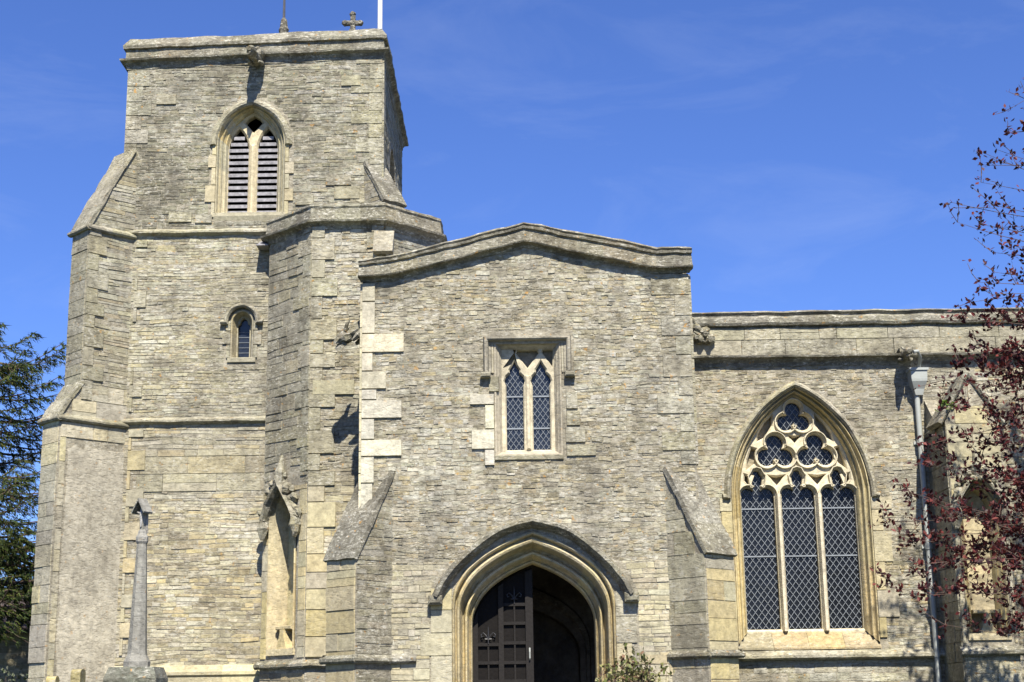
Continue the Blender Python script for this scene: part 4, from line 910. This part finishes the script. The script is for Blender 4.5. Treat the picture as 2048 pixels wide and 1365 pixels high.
mb.build('stile', OAKL, door)
mb = MB()
for z in (.05, .6, 1.1, 1.62, 1.86, 2.12, 2.38): mb.box(F_D, -.56, -.26, z, z+.045, -.04, .0, (.5, .5, .5, 0))
for z in (.05, .6, 1.1, 1.62, 1.86, 2.12, 2.40, 2.68, 2.95): mb.box(F_D, -.185, .135, z, z+.045, -.04, .0, (.5, .5, .5, 0))
for x in (-.41, -.025): mb.box(F_D, x-.012, x+.012, .05, 2.4 if x < -.2 else 3.0, -.04, -.005, (.5, .5, .5, 0))
mb.build('rail', OAKL, door)
mb = MB()
def fleur(x, z):
    V = lambda a, b: F_D.p(x+a, z+b, .006)
    mb.tube([V(0, -.05), V(0, .10), V(0, .2)], [.009, .011, .004], (.5, .5, .5, 0), 5)
    for s_ in (-1, 1): mb.tube([V(0, .0), V(s_*.03, .07), V(s_*.075, .11), V(s_*.105, .085), V(s_*.095, .05), V(s_*.07, .06)], [.008, .01, .01, .009, .008, .006], (.5, .5, .5, 0), 5)
    mb.tube([V(-.05, .02), V(.05, .02)], .009, (.5, .5, .5, 0), 5)
GI = simple('grey_iron', (.022, .022, .024), .5); fleur(-.025, 3.03); mb.build('fleur_ironwork', GI, door); mb = MB(); fleur(-.41, 2.46); mb.build('fleur_ironwork', GI, door)
mb = MB(); c0 = F_D.p(.19, 2.34, .02); mb.tube([c0, c0+Vector((0, -.03, 0)), c0+Vector((0, -.05, -.05)), c0+Vector((0, -.04, -.14)), c0+Vector((0, 0, -.16))], .012, (.5, .5, .5, 0), 6); mb.build('handle', PIPE, door)

# wear: every exposed coping, string and hood is a little bent, chipped and rounded
for o in list(col.objects):
    k = o.name.split('.')[0]
    amp = {'parapet': .016, 'weathering': .020, 'string_course': .012, 'hood_mould': .010, 'label_mould': .006, 'canopy': .02, 'buttress': .004}.get(k, 0)
    if not amp or o.type != 'MESH': continue
    for v in o.data.vertices:
        p = v.co; q = noise.noise_vector(p*2.3)*amp+noise.noise_vector(p*8.5+Vector((3, 1, 7)))*amp*.8
        v.co = p+q
    o.data.update()

# ================================================================ GROUND
def ground_mat():
    mt, t, b, L = newmat('turf')
    g = N(t, 'ShaderNodeNewGeometry'); n = N(t, 'ShaderNodeTexNoise', inp={'Scale': 1.3, 'Detail': 8, 'Roughness': .7}); L(g.outputs['Position'], n.inputs['Vector'])
    r = N(t, 'ShaderNodeValToRGB'); r.color_ramp.elements[0].position = .35; r.color_ramp.elements[0].color = (.018, .03, .009, 1); r.color_ramp.elements[1].position = .68; r.color_ramp.elements[1].color = (.045, .06, .02, 1)
    L(n.outputs['Fac'], r.inputs[0]); L(r.outputs[0], b.inputs['Base Color']); b.inputs['Roughness'].default_value = .95
    n2 = N(t, 'ShaderNodeTexNoise', inp={'Scale': 40, 'Detail': 4}); L(g.outputs['Position'], n2.inputs['Vector'])
    bp = N(t, 'ShaderNodeBump', inp={'Strength': .8, 'Distance': .05}); L(n2.outputs['Fac'], bp.inputs['Height']); L(bp.outputs[0], b.inputs['Normal'])
    return mt
mb = MB(); G = [[Vector((x, y, -.004*0)) for x in (-600, -60, -20, 20, 60, 600)] for y in (-600, -60, -20, 20, 60, 600)]; mb.quadgrid(G, (.1, .1, .1, 0))
o = mb.build('ground', ground_mat()); o['kind'] = 'structure'
mb = MB(); pth = [(-1.1, -.05), (1.6, -.05), (1.7, -6), (2.4, -14), (2.6, -60), (.2, -60), (0, -14), (-.9, -6)]
mb.prism(pth, lambda a, b, c: Vector((a, b, c)), -.05, .006, (.16, .145, .12, .3)); o = mb.build('path', STONE); o['kind'] = 'structure'

# ================================================================ MONUMENT, GRAVES
cx0, cy0 = -4.86, -2.0; c1 = thing('churchyard_cross', 'slender grey stone churchyard cross with a small gabled roof over its crucifix', 'monument', (cx0, cy0, 0))
GREY = pal([(.33, .315, .295), (.36, .34, .315)], .15, .4); GBASE = pal([(.20, .21, .185)], .5, .9)
def lathe4(mb, prof, k=4, rot=R(45), c=(.4, .4, .4, 0), cx=cx0, cy=cy0):
    rows = [[Vector((cx+r_*math.cos(rot+2*math.pi*j/k), cy+r_*math.sin(rot+2*math.pi*j/k), z)) for j in range(k)] for r_, z in prof]
    mb.quadgrid(rows, c, 0, True); mb.face(rows[-1], c if not callable(c) else c(0, 0))
mb = MB(); lathe4(mb, [(1.1, 0), (1.1, .5), (.85, .5), (.85, .95), (.62, .95), (.62, 1.3), (.45, 1.3), (.46, 1.5), (.47, 1.95), (.40, 2.09)], 4, R(45), lambda a, b: GBASE(0, 0)); mb.build('base_block', STONE, c1)
mb = MB(); lathe4(mb, [(.17, 2.08), (.17, 2.16), (.13, 2.24), (.122, 2.3), (.064, 3.68)], 8, R(22.5), GREY(0, 0)); mb.build('shaft', STONE, c1)
mb = MB(); lathe4(mb, [(.066, 3.66), (.08, 3.69), (.08, 3.75), (.058, 3.79), (.05, 3.83), (.02, 3.85)], 8, R(22.5), GREY(0, 0)); mb.build('collar', STONE, c1)
yaw = R(-28); Fc = Frame((cx0, cy0, 0), (math.cos(yaw), math.sin(yaw), 0), (math.sin(yaw), -math.cos(yaw), 0)); mb = MB()
mb.box(Fc, -.025, .025, 3.8, 4.2, -.025, .025, GREY(0, 0)); mb.box(Fc, -.085, .085, 4.05, 4.085, -.02, .02, GREY(0, 0)); mb.box(Fc, -.03, .03, 3.8, 4.2, -.07, -.03, GREY(0, 0))
cr = mb.build('crucifix', STONE, c1)
mb = MB(); V = lambda a, b: Fc.p(a, b, .035)
mb.tube([V(0, 3.88), V(.004, 3.95), V(0, 4.02), V(0, 4.065), V(0, 4.085), V(.006, 4.11), V(.006, 4.135)], [.010, .016, .021, .024, .011, .018, .012], (.36, .35, .33, 0), 7)
for s_ in (-1, 1): mb.tube([V(s_*.018, 4.06), V(s_*.045, 4.068), V(s_*.075, 4.08)], [.01, .008, .006], (.36, .35, .33, 0), 5)
mb.build('carved_figure', STONE, cr)
mb = MB()
for s_ in (-1, 1):
    mb.prism([(0, 4.25), (s_*.11, 4.07), (s_*.10, 4.05), (0, 4.22)], lambda a, b, c: Fc.p(a, b, c), -.06, .11, GBASE(0, 0) if s_ < 0 else GREY(0, 0))  # left slope takes a darker stone colour in place of shade
mb.build('gabled_roof', STONE, c1)

def headstone(x, y, h, wd, label):
    t = thing('headstone', label, 'gravestone', (x, y, 0), 'lichened headstones below the tower'); fr = Frame((x, y-wd/2, 0), (0, 1, 0), (1, 0, 0))
    pts = [(0, 0), (wd, 0)]+[(wd/2+wd/2*math.cos(R(a)), h-.05+.05*math.sin(R(a))) for a in range(0, 181, 12)]
    mb = MB(); mb.prism(pts, fr.p, -.055, .055, (.40, .33, .12, .6)); mb.build('slab', STONE, t)
    mb = MB(); mb.box(fr, -.06, wd+.06, -.1, .12, -.11, .11, (.3, .27, .18, .8)); mb.build('base', STONE, t)
headstone(-5.03, -4, 2.03, .22, 'taller edge-on headstone yellow with lichen, nearer to the stone cross')
headstone(-5.32, -4.0, 1.955, .16, 'edge-on yellow lichened headstone farther left of the stone cross')

# ================================================================ VEGETATION
def leaf(mb, p, d, size, c, w_=.5, fold=.2):
    d = d.normalized(); s_ = d.cross(Vector((rnd.uniform(-1, 1), rnd.uniform(-1, 1), rnd.uniform(-1, 1))))
    if s_.length < 1e-3: s_ = d.orthogonal()
    s_.normalize(); n = d.cross(s_)
    mb.face([p, p+d*size*.5+s_*size*w_*.5+n*size*fold*.3, p+d*size, p+d*size*.5-s_*size*w_*.5+n*size*fold*.3], c)
def rv(s=1): return Vector((rnd.uniform(-s, s), rnd.uniform(-s, s), rnd.uniform(-s, s)))
# camera-independent measuring helper: the point on the vertical plane y=Y seen at photo pixel (px,py), used to take positions off the photograph
def at(px, py, Y):
    d = fw*3000+rt*(px-1024)-up*(py-682.5); t = (Y+21.6)/d.y; return Vector((0, -21.6, 1.6))+d*t
def bez(a, b, sag, n=8):
    mid = (a+b)/2+sag; return [a*(1-t)**2+mid*2*t*(1-t)+b*t*t for t in [i/n for i in range(n+1)]]

# ---- purple-leaved plum at the right
plum = thing('purple_plum_tree', 'purple-leaved plum tree with thin twigs and dark red leaves before the right-hand wall', 'tree', (9.1, -1.6, 0))
wood = MB(); lv = MB()
trunk_top = Vector((8.9, -1.5, 4.2)); wc = (.1, .07, .06, 0)
wood.tube([(9.1, -1.6, -.1), (9.08, -1.6, .6), (9.0, -1.55, 2.2), trunk_top, (8.95, -1.5, 6.5), (9.2, -1.4, 9.2), (9.3, -1.3, 11.0)], [.22, .17, .14, .12, .08, .05, .015], wc, 8, jit=.08)
def trunk_pt(z):
    pts = [(9.08, -1.6, .6), (9.0, -1.55, 2.2), (8.9, -1.5, 4.2), (8.95, -1.5, 6.5), (9.2, -1.4, 9.2), (9.3, -1.3, 11.0)]
    for a, b in zip(pts, pts[1:]):
        if a[2] <= z <= b[2]: return Vector(a).lerp(Vector(b), (z-a[2])/(b[2]-a[2]))
    return Vector(pts[-1])
PL = [(.062, .012, .013), (.098, .018, .016), (.042, .010, .012), (.135, .030, .024), (.07, .02, .019), (.028, .009, .011)]
def plum_leaves(p, n, r_, sz):
    for _ in range(n):
        c = rnd.choice(PL); k = rnd.uniform(.7, 1.3); leaf(lv, p+rv(r_), rv()+Vector((0, 0, .3)), rnd.uniform(.7, 1.25)*sz, (c[0]*k, c[1]*k, c[2]*k, 0), .55)
def twig(a, b, sag, r0, dens, nsub=4, bare=.35):
    pts = bez(a, b, sag, 9); wood.tube(pts, [r0*(1-.8*i/9) for i in range(10)], wc, 5, jit=.1)
    for i in range(2, 10):
        t = i/9
        if t < bare: continue
        p = pts[i]; plum_leaves(p, int(8*dens), .045, .085)
        for _ in range(nsub):
            if rnd.random() < .55:
                d = ((b-a).normalized()*.5+rv(.9)+Vector((0, 0, .35))).normalized(); ln = rnd.uniform(.12, .38); q = p+d*ln
                wood.tube([p, (p+q)/2+rv(.02), q], [.006, .005, .003], wc, 4)
                for k in range(3): plum_leaves(p.lerp(q, (k+1)/3), max(1, int(5*dens)), .035, .08)
tips = [(2025, 215, 2), (2018, 265, 2), (1965, 305, 2), (1995, 300, 2), (1955, 330, 1), (1962, 365, 2), (1903, 405, 1), (1985, 410, 3), (1915, 445, 1), (1965, 450, 2), (1990, 455, 2), (1985, 505, 2), (2022, 500, 3), (1990, 545, 2), (1958, 565, 2),
        (1985, 590, 3), (2030, 560, 4), (1940, 605, 3), (1930, 640, 3), (2010, 640, 4), (1955, 690, 4), (2025, 700, 4), (1925, 735, 3), (1985, 745, 4), (1890, 760, 1), (2040, 770, 4), (1880, 815, 2), (1930, 810, 2), (1995, 830, 4), (1895, 880, 3), (1850, 915, 2), (1940, 880, 2), (2010, 890, 4), (1870, 930, 3), (1920, 960, 3), (1975, 960, 4), (2035, 960, 4),
        (1820, 985, 2), (1860, 1010, 3), (1780, 1045, 2), (1800, 1070, 2), (1835, 1080, 3), (1880, 1040, 4), (1930, 1060, 4), (1990, 1050, 4), (1840, 1130, 2), (1785, 1165, 2), (1870, 1120, 3), (1950, 1120, 4), (2020, 1110, 5), (1800, 1180, 1), (1850, 1190, 2), (1900, 1180, 2), (1965, 1190, 3), (2030, 1200, 5), (1890, 1250, 1), (1995, 1245, 3), (2040, 1260, 4)]
tips += [(rnd.uniform(1985, 2090), rnd.uniform(600, 1270), 4) for _ in range(5)]
for px, py, dn in tips:
    Y = rnd.uniform(-2.6, -.6); b = at(px, py, Y); z0 = max(.8, min(10.5, b.z-rnd.uniform(-.3, .9))); a = trunk_pt(z0)
    a = a.lerp(b, .0)
    hi_ = py < 610; twig(a, b, Vector((0, 0, rnd.uniform(-.25, .35)))+rv(.12), .013, (.32+.30*dn)*(.55 if hi_ else .72), 2 if hi_ else 4, .72 if hi_ else (.40 if dn > 2 else .55))
for k in range(60):       # the rest of the crown, to the right of the picture
    z = rnd.uniform(2.2, 10.5); a = trunk_pt(z); ang = rnd.uniform(-2.0, 2.2); ln = rnd.uniform(.8, 2.0)*(1.1-abs(z-6)/9)
    twig(a, a+Vector((math.cos(ang)*ln, math.sin(ang)*ln, rnd.uniform(-.1, .8))), Vector((0, 0, .2)), .016, 1.1, 3, .3)
wood.build('trunk', BARK, plum); lv.build('crown', LEAF, plum)

# ---- conifer at the left
con = thing('dark_conifer', 'dark drooping conifer rising behind the left side of the tower', 'tree', (-11.45, 9.5, 0))
wood = MB(); lv = MB(); tx, ty = -11.45, 9.5
wood.tube([(tx, ty, -.1), (tx, ty, 3), (tx+.1, ty, 7), (tx+.15, ty, 9.7)], [.34, .28, .12, .02], (.08, .06, .05, 0), 9, jit=.06)
NC = [(.034, .052, .018), (.046, .066, .020), (.060, .080, .022), (.024, .036, .016), (.080, .088, .020)]
def needles(p, d, n, ln, lowz):
    for _ in range(n):
        c = rnd.choice(NC); k = rnd.uniform(.7, 1.35); dd = (d*.9+rv(.75)+Vector((0, 0, -.25))).normalized(); s_ = dd.cross(rv()).normalized()*ln*rnd.uniform(.07, .12); q = p+rv(.03)
        lv.face([q-s_, q+s_, q+dd*ln*rnd.uniform(.7, 1.3)], (c[0]*k, c[1]*k, c[2]*k, 0))
z = 3.5
while z < 9.7:
    L_ = (4.9*(1-(z/10.9))**.75+.25)
    for b in range(8 if z < 5.8 else 5):
        ang = rnd.uniform(0, 2*math.pi); ln = L_*rnd.uniform(.7, 1.12); a = Vector((tx+.015*z, ty, z))
        tip = a+Vector((math.cos(ang)*ln, math.sin(ang)*ln, ln*rnd.uniform(-.10, .28)))
        pts = bez(a, tip, Vector((0, 0, -ln*.22)), 10); wood.tube(pts, [max(.008, .05*(1-i/10)*ln/3) for i in range(11)], (.07, .055, .045, 0), 4)
        for i in range(2, 11):
            p = pts[i]; d = (pts[i]-pts[i-1]).normalized(); needles(p, d, 4, .12, z)
            for sd_ in (-1, 1):
                side = d.cross(Vector((0, 0, 1))).normalized()*sd_
                sl_ = (.30+.35*(1-i/10))*ln/2.6*rnd.uniform(.7, 1.3); e = p+(side*.8+d*.7).normalized()*sl_+Vector((0, 0, -sl_*rnd.uniform(.15, .75)))
                sp_ = bez(p, e, Vector((0, 0, .08*sl_)), 5); wood.tube(sp_, .006, (.07, .055, .045, 0), 3)
                for q in range(1, 6): needles(sp_[q], (sp_[q]-sp_[q-1]).normalized(), 9 if z < 5.6 else 3, .13, z)
    z += .27
wood.build('trunk', BARK, con); lv.build('crown', NEEDLE, con)

# ---- outbuilding wall, shrub in front of it
ob = thing('outbuilding', 'low cream stone outbuilding with a dark roof behind the conifer at the left edge', 'building', (-13, 14, 0)); Fo = south(14); mb = MB()
mb.box(Fo, -17, -10.2, 0, 3.35, -4, 0, (.45, .39, .28, .1)); stones(mb, Fo, [(-17, .2), (-10.2, .2), (-10.2, 3.33), (-17, 3.33)], [], TOWLOW, (.1, .16), (.25, .6)); mb.build('wall', STONE, ob)
mb = MB(); mb.prism([(14-.25, 3.30), (16, 4.35), (18.2, 3.30), (18.2, 3.42), (16, 4.48), (14-.25, 3.42)], lambda a, b, c: Vector((c, a, b)), -17.2, -10.0, (.5, .5, .5, 0)); mb.build('roof', simple('dark_tiles', (.07, .055, .05), .9, 0, .2, .3, 6, .3), ob)
def shrub(name, label, x, y, z0, rx, rz, n, cols, sz, cat='shrub', lvl=.62):
    t = thing(name, label, cat, (x, y, 0)); wd = MB(); lf = MB()
    for k in range(n):
        ang = rnd.uniform(0, 2*math.pi); rr = rx*math.sqrt(rnd.random()); top = Vector((x+math.cos(ang)*rr, y+math.sin(ang)*rr*.8, z0+rz*rnd.uniform(lvl, 1)*(1-.16*(rr/rx)**2)))
        pts = bez(Vector((x+rnd.uniform(-.12, .12), y+rnd.uniform(-.12, .12), 0)), top, Vector((math.cos(ang)*rr*.3, 0, .1)), 8); wd.tube(pts, [.012*(1-.75*i/8) for i in range(9)], (.09, .10, .04, 0), 4)
        for i in range(2, 9):
            for _ in range(4):
                d = rv()+Vector((0, 0, .3)); q = pts[i]+d.normalized()*rnd.uniform(.02, .16); wd.tube([pts[i], q], .003, (.09, .1, .04, 0), 3)
                for _2 in range(3):
                    c = rnd.choice(cols); kk = rnd.uniform(.7, 1.3); leaf(lf, q+rv(.03), rv(), rnd.uniform(.7, 1.3)*sz, (c[0]*kk, c[1]*kk, c[2]*kk, 0), .6)
    wd.build('stem', BARK, t); lf.build('foliage', LEAF, t)
shrub('rose_bush', 'sparse rose bush with small olive and bronze leaves beside the porch doorway', 1.56, -1.0, 0, .48, 2.27, 62, [(.12, .14, .04), (.16, .16, .06), (.17, .10, .06), (.09, .11, .03), (.26, .25, .13), (.22, .21, .08)], .07, 'shrub', .74)
shrub('grey_green_shrub', 'pale grey-green shrub at the lower left edge below the outbuilding', -9.9, 7.5, 0, .9, 2.4, 46, [(.14, .16, .10), (.20, .21, .15), (.08, .10, .05)], .09)
# ---- fern in the angle of the niche buttress
fern = thing('wall_fern', 'small bright green fern growing on the sloping coping beside the downpipe', 'plant', (6.90, 1.78, 6.10)); lf = MB()
for k in range(26):
    ang = rnd.uniform(0, 6.3); d = Vector((math.cos(ang), math.sin(ang), rnd.uniform(.3, 1.3))).normalized(); p = Vector((6.90, 1.78, 6.10)); ln = rnd.uniform(.16, .28)
    for i in range(5):
        q = p+d*ln*i/5+Vector((0, 0, -.012*i*i)); c = rnd.choice([(.10, .17, .02), (.14, .2, .03), (.07, .13, .02)])
        for s_ in (-1, 1): leaf(lf, q, d*.4+d.cross(Vector((0, 0, 1)))*s_, .06, (*c, 0), .5)
lf.build('foliage', LEAF, fern)
